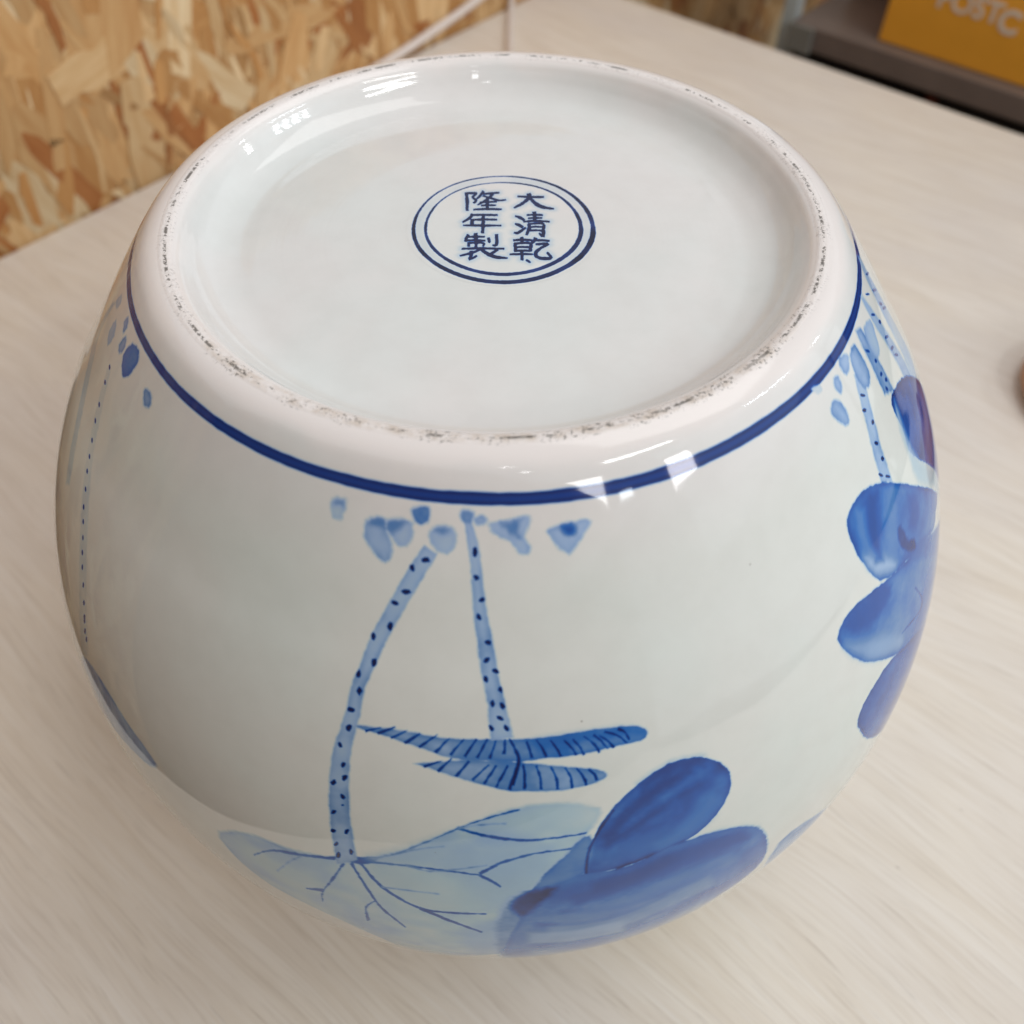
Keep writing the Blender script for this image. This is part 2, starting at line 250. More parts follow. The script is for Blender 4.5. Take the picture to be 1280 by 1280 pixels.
('T',0.5,0.004,0.07,[-154,128,-160,139,-169,158,-179,180,-190,208,-201,240,-213,274,-225,311,-237,350,-247,386,-253,415,-257,438,-260,461,-265,485,-270,511,-275,538,-277,566,-278,591,-280,615,-284,642,-288,671,-293,700,-296,725,-298,748,-300,773,-301,803,-302,834,-303,866,-303,896,-303,928,-302,962,-301,1001,-300,1042,-298,1085,-296,1131,-294,1179,-293,1214,-253,1161,-254,1129,-257,1085,-259,1043,-261,1005,-263,968,-264,934,-265,904,-265,876,-265,848,-265,819,-266,790,-265,764,-265,743,-264,723,-262,701,-259,674,-256,645,-252,616,-251,588,-250,564,-248,541,-244,518,-239,494,-233,469,-228,446,-223,424,-217,398,-207,365,-194,327,-182,290,-170,257,-158,226,-148,199,-139,178,-132,160,-126,147]),
('D',0.97,0.0025,0,[-158,170,-158,163,-152,158,-145,158,-143,162,-141,168,-149,171,-154,172]),
('D',0.97,0.0025,0,[-173,199,-177,196,-181,192,-182,183,-178,181,-174,181,-172,187,-171,193]),
('D',0.97,0.0025,0,[-175,253,-180,258,-186,261,-192,258,-195,253,-190,248,-185,247,-179,247]),
('D',0.97,0.0025,0,[-198,290,-202,293,-207,293,-212,289,-212,283,-208,281,-203,282,-199,285]),
('D',0.97,0.0025,0,[-210,364,-214,361,-217,354,-215,345,-212,340,-207,342,-206,351,-207,359]),
('D',0.97,0.0025,0,[-240,398,-244,395,-246,389,-246,381,-243,376,-239,380,-237,386,-238,392]),
('D',0.97,0.0025,0,[-234,468,-238,469,-240,460,-240,450,-236,447,-232,446,-230,456,-231,464]),
('D',0.97,0.0025,0,[-263,508,-266,505,-267,497,-265,491,-262,485,-260,489,-258,496,-259,505]),
('D',0.97,0.0025,0,[-257,558,-260,553,-263,547,-261,539,-259,532,-255,536,-252,543,-255,551]),
('D',0.97,0.0025,0,[-263,606,-266,611,-271,612,-276,610,-277,604,-274,598,-269,598,-264,600]),
('D',0.97,0.0025,0,[-273,672,-276,669,-277,659,-272,651,-269,650,-266,653,-267,662,-270,672]),
('D',0.97,0.0025,0,[-284,730,-286,730,-288,726,-289,719,-287,713,-284,715,-282,721,-281,727]),
('D',0.97,0.0025,0,[-280,795,-281,790,-280,783,-279,777,-276,777,-274,778,-275,786,-278,792]),
('D',0.97,0.0025,0,[-278,831,-279,826,-276,821,-272,818,-269,820,-270,826,-273,833,-277,832]),
('D',0.97,0.0025,0,[-289,855,-291,860,-294,865,-298,864,-300,860,-298,855,-294,852,-290,850]),
('D',0.97,0.0025,0,[-280,793,-281,790,-281,783,-278,778,-275,777,-274,780,-275,788,-278,795]),
('D',0.97,0.0025,0,[-297,867,-297,861,-297,854,-294,846,-291,844,-291,852,-292,858,-294,866]),
('D',0.97,0.0025,0,[-278,839,-279,835,-277,827,-273,823,-271,825,-270,829,-273,836,-276,842]),
('D',0.97,0.0025,0,[-274,906,-276,910,-280,906,-281,898,-280,891,-276,892,-274,895,-272,901]),
('D',0.97,0.0025,0,[-298,980,-297,972,-295,963,-291,961,-289,961,-289,966,-291,974,-294,978]),
('D',0.97,0.0025,0,[-291,1052,-293,1057,-296,1060,-300,1058,-300,1051,-298,1044,-294,1043,-290,1045]),
('D',0.97,0.0025,0,[-274,1050,-274,1042,-273,1033,-270,1028,-267,1025,-266,1030,-268,1039,-270,1049]),
('D',0.97,0.0025,0,[-295,1119,-295,1113,-292,1105,-289,1096,-287,1100,-287,1107,-290,1115,-293,1120]),
('D',0.97,0.0025,0,[-263,1140,-266,1141,-267,1132,-267,1122,-265,1113,-262,1118,-260,1124,-262,1134]),
('D',0.97,0.0025,0,[-289,1177,-292,1176,-292,1164,-290,1152,-287,1144,-285,1147,-284,1159,-286,1172]),
('D',0.97,0.0025,0,[-279,936,-279,933,-278,931,-276,929,-275,930,-275,933,-277,935,-278,936]),
('T',0.47,0.004,0.07,[-77,48,-76,54,-75,63,-73,76,-70,94,-67,116,-64,137,-62,158,-60,179,-59,201,-58,223,-56,244,-55,266,-54,288,-52,310,-50,333,-48,355,-46,378,-44,400,-42,423,-39,446,-36,470,-33,493,-30,516,-28,539,-26,563,-25,589,-24,611,-23,628,-22,641,-22,649,18,640,16,631,15,618,13,602,11,580,7,555,4,529,0,506,-3,483,-7,461,-9,439,-11,416,-13,393,-16,370,-19,348,-22,326,-25,305,-27,283,-30,262,-32,240,-34,219,-36,198,-37,176,-39,154,-41,132,-46,109,-51,88,-56,70,-59,58,-61,49,-63,43]),
('D',0.97,0.0025,0,[-46,136,-48,146,-51,150,-55,146,-56,137,-55,127,-51,123,-48,127]),
('D',0.97,0.0025,0,[-43,205,-45,207,-50,209,-52,203,-54,199,-52,195,-46,196,-43,201]),
('D',0.97,0.0025,0,[-43,263,-42,258,-39,254,-34,252,-32,256,-31,260,-35,264,-39,265]),
('D',0.97,0.0025,0,[-41,313,-44,311,-47,307,-47,300,-45,295,-41,299,-39,304,-38,311]),
('D',0.97,0.0025,0,[-20,375,-22,379,-26,379,-30,376,-32,371,-30,368,-25,366,-20,370]),
('D',0.97,0.0025,0,[-34,425,-33,420,-31,415,-27,413,-23,414,-23,419,-26,426,-31,428]),
('D',0.97,0.0025,0,[-5,454,-8,457,-13,455,-18,451,-18,446,-15,443,-10,444,-7,448]),
('D',0.97,0.0025,0,[-27,481,-30,479,-34,476,-34,469,-33,464,-29,463,-26,469,-26,476]),
('D',0.97,0.0025,0,[-1,510,-4,507,-8,503,-7,496,-5,493,-2,492,0,498,0,504]),
('D',0.97,0.0025,0,[-19,550,-21,544,-22,538,-20,532,-17,529,-16,534,-14,540,-16,548]),
('D',0.97,0.0025,0,[2,553,0,557,-4,551,-5,544,-5,537,-1,537,3,543,5,550]),
('D',0.97,0.0025,0,[1,588,-2,589,-6,587,-10,583,-11,576,-7,575,-3,577,0,582]),
('D',0.97,0.0025,0,[-17,618,-20,620,-24,614,-25,608,-25,601,-22,602,-19,606,-16,612]),
('D',0.97,0.0025,0,[8,621,5,619,2,614,1,607,3,600,6,605,9,609,10,616]),
('G',0.36,0.006,0.07,[-361,57,-348,51,-336,50,-332,54,-331,64,-330,81,-332,97,-338,105,-345,107,-353,103,-359,95,-363,85,-364,74,-364,65]),
('G',0.46,0.006,0.07,[-280,89,-271,80,-260,74,-249,73,-240,76,-238,90,-235,107,-227,121,-220,136,-218,153,-220,168,-224,180,-232,187,-240,184,-251,175,-263,163,-274,148,-281,134,-284,119,-284,103]),
('G',0.46,0.006,0.07,[-238,79,-220,72,-201,69,-189,71,-181,78,-178,93,-180,110,-184,125,-191,137,-200,140,-209,137,-217,128,-224,118,-230,109,-235,101,-239,90]),
('G',0.6,0.006,0.07,[-189,45,-182,37,-171,32,-159,30,-150,32,-146,40,-146,52,-148,64,-153,74,-159,79,-166,79,-173,74,-180,66,-186,55]),
('G',0.46,0.006,0.07,[-146,92,-138,82,-126,74,-113,72,-100,74,-93,83,-88,96,-88,110,-91,125,-99,138,-108,146,-119,146,-129,141,-138,130,-145,117,-148,104]),
('G',0.56,0.006,0.07,[-83,40,-78,34,-70,32,-61,33,-54,37,-52,43,-54,51,-58,60,-64,67,-72,66,-80,60,-83,50]),
('G',0.52,0.006,0.07,[-54,49,-47,46,-38,44,-31,46,-25,51,-24,58,-27,66,-35,70,-44,71,-50,69,-54,64,-56,56]),
('G',0.48,0.006,0.07,[-24,63,-10,59,8,57,25,53,40,49,54,48,63,51,64,62,60,75,54,87,51,100,56,113,62,126,60,138,55,147,47,148,37,143,28,127,18,110,7,104,-2,100,-12,91,-20,82,-25,71]),
('G',0.46,0.006,0.07,[94,91,103,83,117,78,129,76,143,75,160,73,175,72,185,74,190,80,186,89,178,100,170,116,160,132,149,146,138,154,128,149,118,138,111,125,104,111,97,100]),
('G',0.58,0.012,0,[-360,58,-348,52,-334,50,-331,59,-333,69,-345,73,-357,72,-362,66]),
('G',0.6,0.012,0,[-277,90,-270,82,-260,77,-250,77,-243,80,-241,88,-244,96,-256,101,-268,102,-275,97]),
('G',0.6,0.012,0,[-236,79,-218,72,-201,70,-196,77,-199,88,-208,100,-219,110,-227,109,-233,102,-238,90]),
('G',0.62,0.012,0,[-136,84,-128,78,-116,75,-106,78,-99,83,-100,89,-105,96,-115,99,-125,99,-134,92]),
('G',0.64,0.012,0,[3,66,18,59,34,55,42,55,45,59,42,68,39,80,40,94,41,105,36,104,28,98,18,90,8,80,2,73]),
('G',0.74,0.012,0,[127,82,137,79,148,79,155,84,158,90,155,100,149,108,141,107,134,102,128,92]),
('G',0.62,0.012,0,[-80,38,-75,34,-67,32,-61,34,-56,39,-58,46,-62,51,-68,53,-75,52,-79,45]),
('G',0.64,0.012,0,[-181,47,-174,40,-165,36,-157,36,-152,40,-154,50,-159,60,-165,62,-172,61,-178,55]),
('G',0.62,0.006,0.08,[-1138,105,-1133,72,-1115,43,-1090,31,-1066,31,-1053,42,-1048,61,-1054,92,-1067,122,-1081,140,-1097,144,-1121,130]),
('G',0.56,0.006,0.08,[-976,95,-974,84,-966,76,-949,76,-933,82,-928,97,-931,113,-941,123,-954,126,-967,112]),
('G',0.5,0.006,0.08,[-1219,57,-1215,39,-1205,26,-1191,33,-1181,47,-1181,65,-1188,77,-1204,71]),
('G',0.5,0.006,0.08,[-1186,113,-1180,84,-1167,62,-1152,67,-1142,84,-1147,108,-1159,127,-1174,126]),
('G',0.4,0.006,0.08,[-1291,165,-1289,130,-1278,102,-1255,109,-1237,130,-1240,160,-1253,183,-1273,181]),
('G',0.35,0.006,0.08,[-1352,100,-1346,76,-1331,53,-1314,54,-1302,64,-1304,82,-1314,98,-1335,104]),
('T',0.14,0.01,0.02,[-1191,213,-1181,248,-1168,301,-1153,354,-1137,400,-1119,443,-1100,485,-1080,526,-1062,567,-1044,610,-1028,654,-1013,700,-1000,749,-988,802,-979,858,-973,921,-969,999,-973,1094,-985,1184,-929,1076,-928,1012,-931,933,-938,865,-946,808,-956,755,-968,706,-982,659,-997,614,-1013,572,-1031,531,-1051,492,-1071,453,-1090,413,-1107,369,-1122,324,-1138,274,-1154,225,-1167,192]),
('D',0.85,0.0025,0,[-1175,188,-1172,193,-1173,198,-1179,201,-1186,200,-1190,195,-1188,190,-1182,187]),
('D',0.85,0.0025,0,[-1164,236,-1161,241,-1163,246,-1168,249,-1175,248,-1178,243,-1177,238,-1171,235]),
('D',0.85,0.0025,0,[-1148,305,-1145,310,-1146,315,-1152,318,-1158,316,-1161,311,-1159,306,-1154,303]),
('D',0.85,0.0025,0,[-1135,354,-1132,359,-1133,365,-1139,367,-1144,365,-1148,360,-1146,355,-1140,352]),
('D',0.85,0.0025,0,[-1112,405,-1109,411,-1110,416,-1115,418,-1121,416,-1124,411,-1122,406,-1117,403]),
('D',0.85,0.0025,0,[-1092,447,-1089,452,-1091,457,-1095,459,-1100,457,-1103,452,-1102,447,-1097,445]),
('D',0.85,0.0025,0,[-1075,485,-1073,491,-1074,496,-1079,498,-1084,496,-1086,490,-1085,485,-1080,483]),
('D',0.85,0.0025,0,[-1053,530,-1051,536,-1053,541,-1057,543,-1062,540,-1064,534,-1062,529,-1058,527]),
('D',0.85,0.0025,0,[-1036,580,-1034,586,-1036,592,-1040,594,-1044,590,-1046,584,-1044,578,-1040,576]),
('D',0.85,0.0025,0,[-1019,616,-1017,623,-1019,629,-1023,631,-1027,627,-1028,620,-1026,614,-1022,613]),
('D',0.85,0.0025,0,[-1002,660,-1001,667,-1003,673,-1006,675,-1010,671,-1011,664,-1009,657,-1005,656]),
('D',0.85,0.0025,0,[-990,704,-989,712,-991,719,-995,720,-998,716,-999,708,-997,701,-993,700]),
('D',0.85,0.0025,0,[-978,748,-977,756,-979,763,-983,765,-986,760,-986,751,-984,744,-980,743]),
('D',0.85,0.0025,0,[-961,799,-961,808,-963,816,-967,818,-969,812,-969,803,-967,796,-963,794]),
('D',0.85,0.0025,0,[-948,859,-949,869,-952,877,-955,879,-958,873,-957,863,-954,854,-951,853]),
('D',0.85,0.0025,0,[-940,926,-941,937,-944,947,-948,948,-950,942,-948,930,-945,921,-942,919]),
('D',0.85,0.0025,0,[-937,968,-938,980,-942,991,-946,993,-947,985,-945,972,-942,962,-938,960]),
('D',0.85,0.0025,0,[-941,910,-942,922,-945,931,-949,932,-951,926,-950,914,-947,905,-943,904]),
('D',0.85,0.0025,0,[-930,996,-932,1010,-936,1020,-939,1022,-940,1014,-938,1000,-935,990,-931,988]),
('T',0.3,0.01,0.03,[-1382,134,-1394,177,-1412,243,-1421,306,-1401,339,-1370,362,-1341,386,-1316,412,-1290,437,-1266,465,-1243,498,-1223,536,-1207,573,-1191,608,-1178,642,-1170,666,-1145,632,-1152,607,-1163,572,-1177,536,-1193,500,-1213,463,-1235,429,-1257,399,-1277,368,-1298,338,-1322,309,-1348,281,-1366,248,-1367,200,-1358,146,-1352,110]),
('B',0.52,0.01,0.05,[-973,1154,-941,1112,-906,1094,-876,1091,-846,1099,-815,1116,-786,1137,-764,1149,-742,1161,-712,1186,-691,1217,-700,1249,-720,1278,-742,1292,-769,1301,-801,1317,-837,1334,-874,1339,-916,1352,-940,1329,-955,1292,-970,1273,-995,1283,-999,1240]),
('T',0.46,0.006,0.06,[1009,99,1004,119,996,147,990,174,984,195,980,216,975,238,970,265,964,294,960,323,956,350,954,375,951,396,949,410,947,421,945,429,986,466,988,459,991,448,994,431,996,409,998,383,1000,355,1005,327,1010,297,1015,269,1020,246,1025,225,1030,203,1036,175,1043,146,1048,126]),
('T',0.56,0.008,0.06,[1109,26,1108,43,1106,67,1105,94,1105,120,1106,148,1106,177,1106,210,1107,244,1107,268,1172,320,1170,293,1166,255,1164,218,1161,186,1158,155,1156,126,1152,96,1149,68,1147,48]),
('T',0.5,0.012,0.04,[1236,12,1234,36,1233,72,1234,109,1239,144,1247,181,1254,219,1260,259,1267,301,1272,338,1273,369,1272,395,1270,413,1324,473,1330,459,1338,440,1343,411,1339,371,1329,322,1317,273,1306,229,1296,188,1287,148,1275,101,1264,56,1256,25]),
('T',0.46,0.014,0.03,[1396,-4,1383,7,1368,25,1357,46,1352,68,1349,91,1347,118,1344,148,1343,181,1342,220,1345,272,1352,331,1353,381,1345,415,1334,441,1325,458,1384,533,1399,523,1422,510,1440,485,1448,440,1445,378,1433,312,1424,260,1418,216,1415,179,1413,146,1411,118,1411,90,1412,60,1413,31,1416,12]),
('D',0.97,0.0025,0,[1020,182,1014,180,1006,173,1000,165,1000,160,1006,162,1013,170,1018,176]),
('D',0.97,0.0025,0,[997,213,995,216,986,209,981,201,983,198,987,199,994,203,1000,212]),
('D',0.97,0.0025,0,[1000,268,998,262,1000,257,1006,256,1011,261,1012,266,1011,270,1006,271]),
('D',0.97,0.0025,0,[993,330,990,332,982,324,979,317,979,313,982,311,990,319,995,328]),
('D',0.97,0.0025,0,[985,387,981,381,980,373,984,371,990,374,992,380,994,386,989,387]),
('D',0.97,0.0025,0,[963,419,957,415,952,408,948,399,949,395,954,398,959,407,962,412]),
('D',0.97,0.0025,0,[987,450,981,446,975,438,970,431,972,428,976,429,981,436,986,444]),
('D',0.85,0.0025,0,[1131,127,1122,119,1117,113,1114,107,1113,101,1121,108,1128,115,1132,123]),
('D',0.85,0.0025,0,[1141,176,1135,170,1135,164,1137,162,1141,162,1147,168,1148,174,1146,177]),
('D',0.85,0.0025,0,[1134,222,1130,215,1132,211,1137,210,1143,213,1146,219,1145,224,1141,224]),
('D',0.85,0.0025,0,[1148,257,1142,249,1145,246,1148,244,1154,247,1159,254,1158,259,1155,263]),
('D',0.85,0.0025,0,[1136,280,1129,272,1127,264,1129,261,1133,259,1138,268,1141,274,1140,278]),
('D',0.85,0.0025,0,[1315,76,1302,67,1291,58,1281,47,1280,41,1291,49,1304,59,1315,72]),
('D',0.85,0.0025,0,[1273,120,1264,114,1254,104,1245,94,1248,93,1253,94,1265,105,1276,118]),
('D',0.85,0.0025,0,[1278,162,1274,154,1274,148,1281,149,1291,156,1296,164,1294,168,1289,169]),
('D',0.85,0.0025,0,[1262,206,1266,204,1276,208,1289,220,1298,230,1297,233,1286,227,1274,217]),
('D',0.85,0.0025,0,[1270,262,1270,256,1276,256,1289,265,1300,277,1302,284,1293,279,1281,273]),
('D',0.85,0.0025,0,[1305,326,1296,318,1283,302,1276,288,1284,294,1293,302,1305,316,1311,328]),
('D',0.85,0.0025,0,[1378,57,1374,50,1392,62,1409,74,1421,86,1418,88,1405,79,1386,66]),
('D',0.85,0.0025,0,[1356,100,1367,107,1383,120,1398,137,1409,151,1395,141,1374,123,1355,104]),
('D',0.85,0.0025,0,[1380,190,1366,176,1355,161,1357,157,1364,158,1378,174,1390,190,1387,192]),
('D',0.85,0.0025,0,[1362,189,1367,189,1379,195,1397,214,1417,234,1414,237,1394,220,1373,202]),
('G',0.5,0.006,0.08,[987,17,1006,23,1021,34,1020,50,1012,64,996,74,980,76,972,64,968,48,968,34,972,23,978,17]),
('G',0.56,0.006,0.08,[1050,39,1065,40,1078,48,1082,70,1083,97,1086,125,1086,150,1077,169,1064,180,1046,178,1029,167,1020,148,1015,125,1015,101,1018,79,1022,62,1028,49,1038,42]),
('G',0.52,0.006,0.08,[923,40,936,41,948,50,948,67,944,83,937,94,928,97,920,85,914,69,916,52]),
('G',0.54,0.006,0.08,[881,88,894,87,906,95,916,115,922,139,923,162,919,178,909,183,897,178,886,162,876,142,868,126,864,111,870,97]),
('G',0.46,0.006,0.08,[1157,62,1192,68,1226,90,1226,113,1214,137,1204,162,1191,180,1171,182,1154,174,1146,152,1144,123,1146,88]),
('G',0.22,0.006,0.08,[831,8,843,9,859,15,866,25,868,34,859,37,847,35,836,21]),
('P',0.84,0.006,0.08,[1162,312,1200,327,1248,356,1298,407,1340,464,1368,510,1394,566,1416,633,1427,700,1440,783,1448,867,1430,910,1388,915,1326,902,1275,882,1250,823,1227,744,1184,656,1144,580,1119,527,1110,490,1117,454,1126,417,1124,378,1121,344,1124,323,1130,311,1142,307]),
('W',0.4,0.02,0.0,[1150,333,1146,379,1133,449,1128,506,1144,580,1198,681,1257,797,1264,884,1247,920,1221,858,1187,767,1138,686,1097,612,1090,548,1099,499,1102,458,1108,418,1127,360]),
('P',0.7,0.005,0.1,[795,401,810,388,831,380,852,376,876,379,906,394,940,419,974,454,1009,499,1049,554,1101,633,1167,739,1214,836,1199,856,1163,848,1151,868,1126,866,1066,814,998,756,944,729,899,712,861,690,831,663,814,624,802,581,792,541,785,503,784,468,786,437,788,417]),
('H',0.4,0.03,0.0,[826,632,807,583,802,544,814,541,836,559,866,602,893,652,903,684,896,695,862,670]),
('W',0.78,0.02,0.0,[868,394,905,402,934,427,926,464,906,505,885,542,863,565,837,561,817,538,817,493,829,446,845,412]),
('P',0.7,0.005,0.1,[676,702,685,678,703,660,724,652,748,651,774,657,804,667,839,681,879,698,923,718,972,745,1060,831,1156,948,1219,1031,1248,1097,1272,1263,1213,1288,1173,1302,1088,1203,1041,1169,999,1136,953,1103,907,1065,861,1019,815,965,774,917,738,867,713,819,695,773,681,734]),
('W',0.8,0.02,0.0,[699,680,720,668,756,666,805,673,851,694,866,724,859,751,832,766,796,771,761,760,731,741,708,710]),
('H',0.5,0.03,0.0,[690,742,714,756,756,798,807,850,858,915,883,968,884,996,856,985,815,954,775,909,739,857,705,789]),
('P',0.78,0.006,0.08,[715,1098,721,1071,733,1047,752,1027,777,1011,805,997,848,1007,915,1058,999,1136,1084,1211,1187,1331,1217,1302,1192,1224,1164,1292,1153,1456,1095,1484,1038,1498,999,1527,972,1566,944,1588,878,1490,814,1381,770,1300,746,1237,731,1182,719,1134]),
('S',0.82,0.02,0,[890,404,877,425,860,455,846,488,839,526,835,566,833,596,862,622,864,592,867,552,874,516,887,484,905,454,918,434]),
('S',0.62,0.02,0,[947,456,938,478,927,510,916,542,903,572,890,602,882,624,912,663,921,641,934,610,947,578,959,545,970,511,979,489]),
('S',0.8,0.02,0,[1027,567,1024,584,1020,608,1014,627,1004,636,992,642,982,646,1017,704,1027,700,1042,695,1055,684,1062,660,1066,633,1068,615]),
('S',0.6,0.02,0,[830,403,824,421,816,448,810,477,811,510,814,544,817,568,844,585,841,560,838,527,837,497,842,471,851,445,857,427]),
('P',0.72,0.012,0.0,[929,699,961,709,1029,767,1097,836,1165,915,1226,982,1269,1048,1295,1171,1256,1186,1138,1010,1043,871,958,748]),
('G',0.84,0.01,0,[943,597,952,599,960,609,964,628,966,650,968,668,972,685,987,699,1000,714,1002,739,995,754,976,734,955,705,943,682,935,661,933,642,934,625,938,608]),
('V',0.85,0.006,0,[961,873,970,898,982,935,992,969,996,993,994,1010,981,1012,948,992,910,968,884,956,886,962,912,975,952,1001,987,1025,1002,1026,1004,1008,1000,981,989,943,974,902,965,876]),
('B',0.55,0.012,0.05,[542,1786,531,1622,539,1505,566,1479,605,1493,673,1575,728,1645,727,1636,698,1608,677,1688,629,1711,579,1722,549,1772,542,1808])]
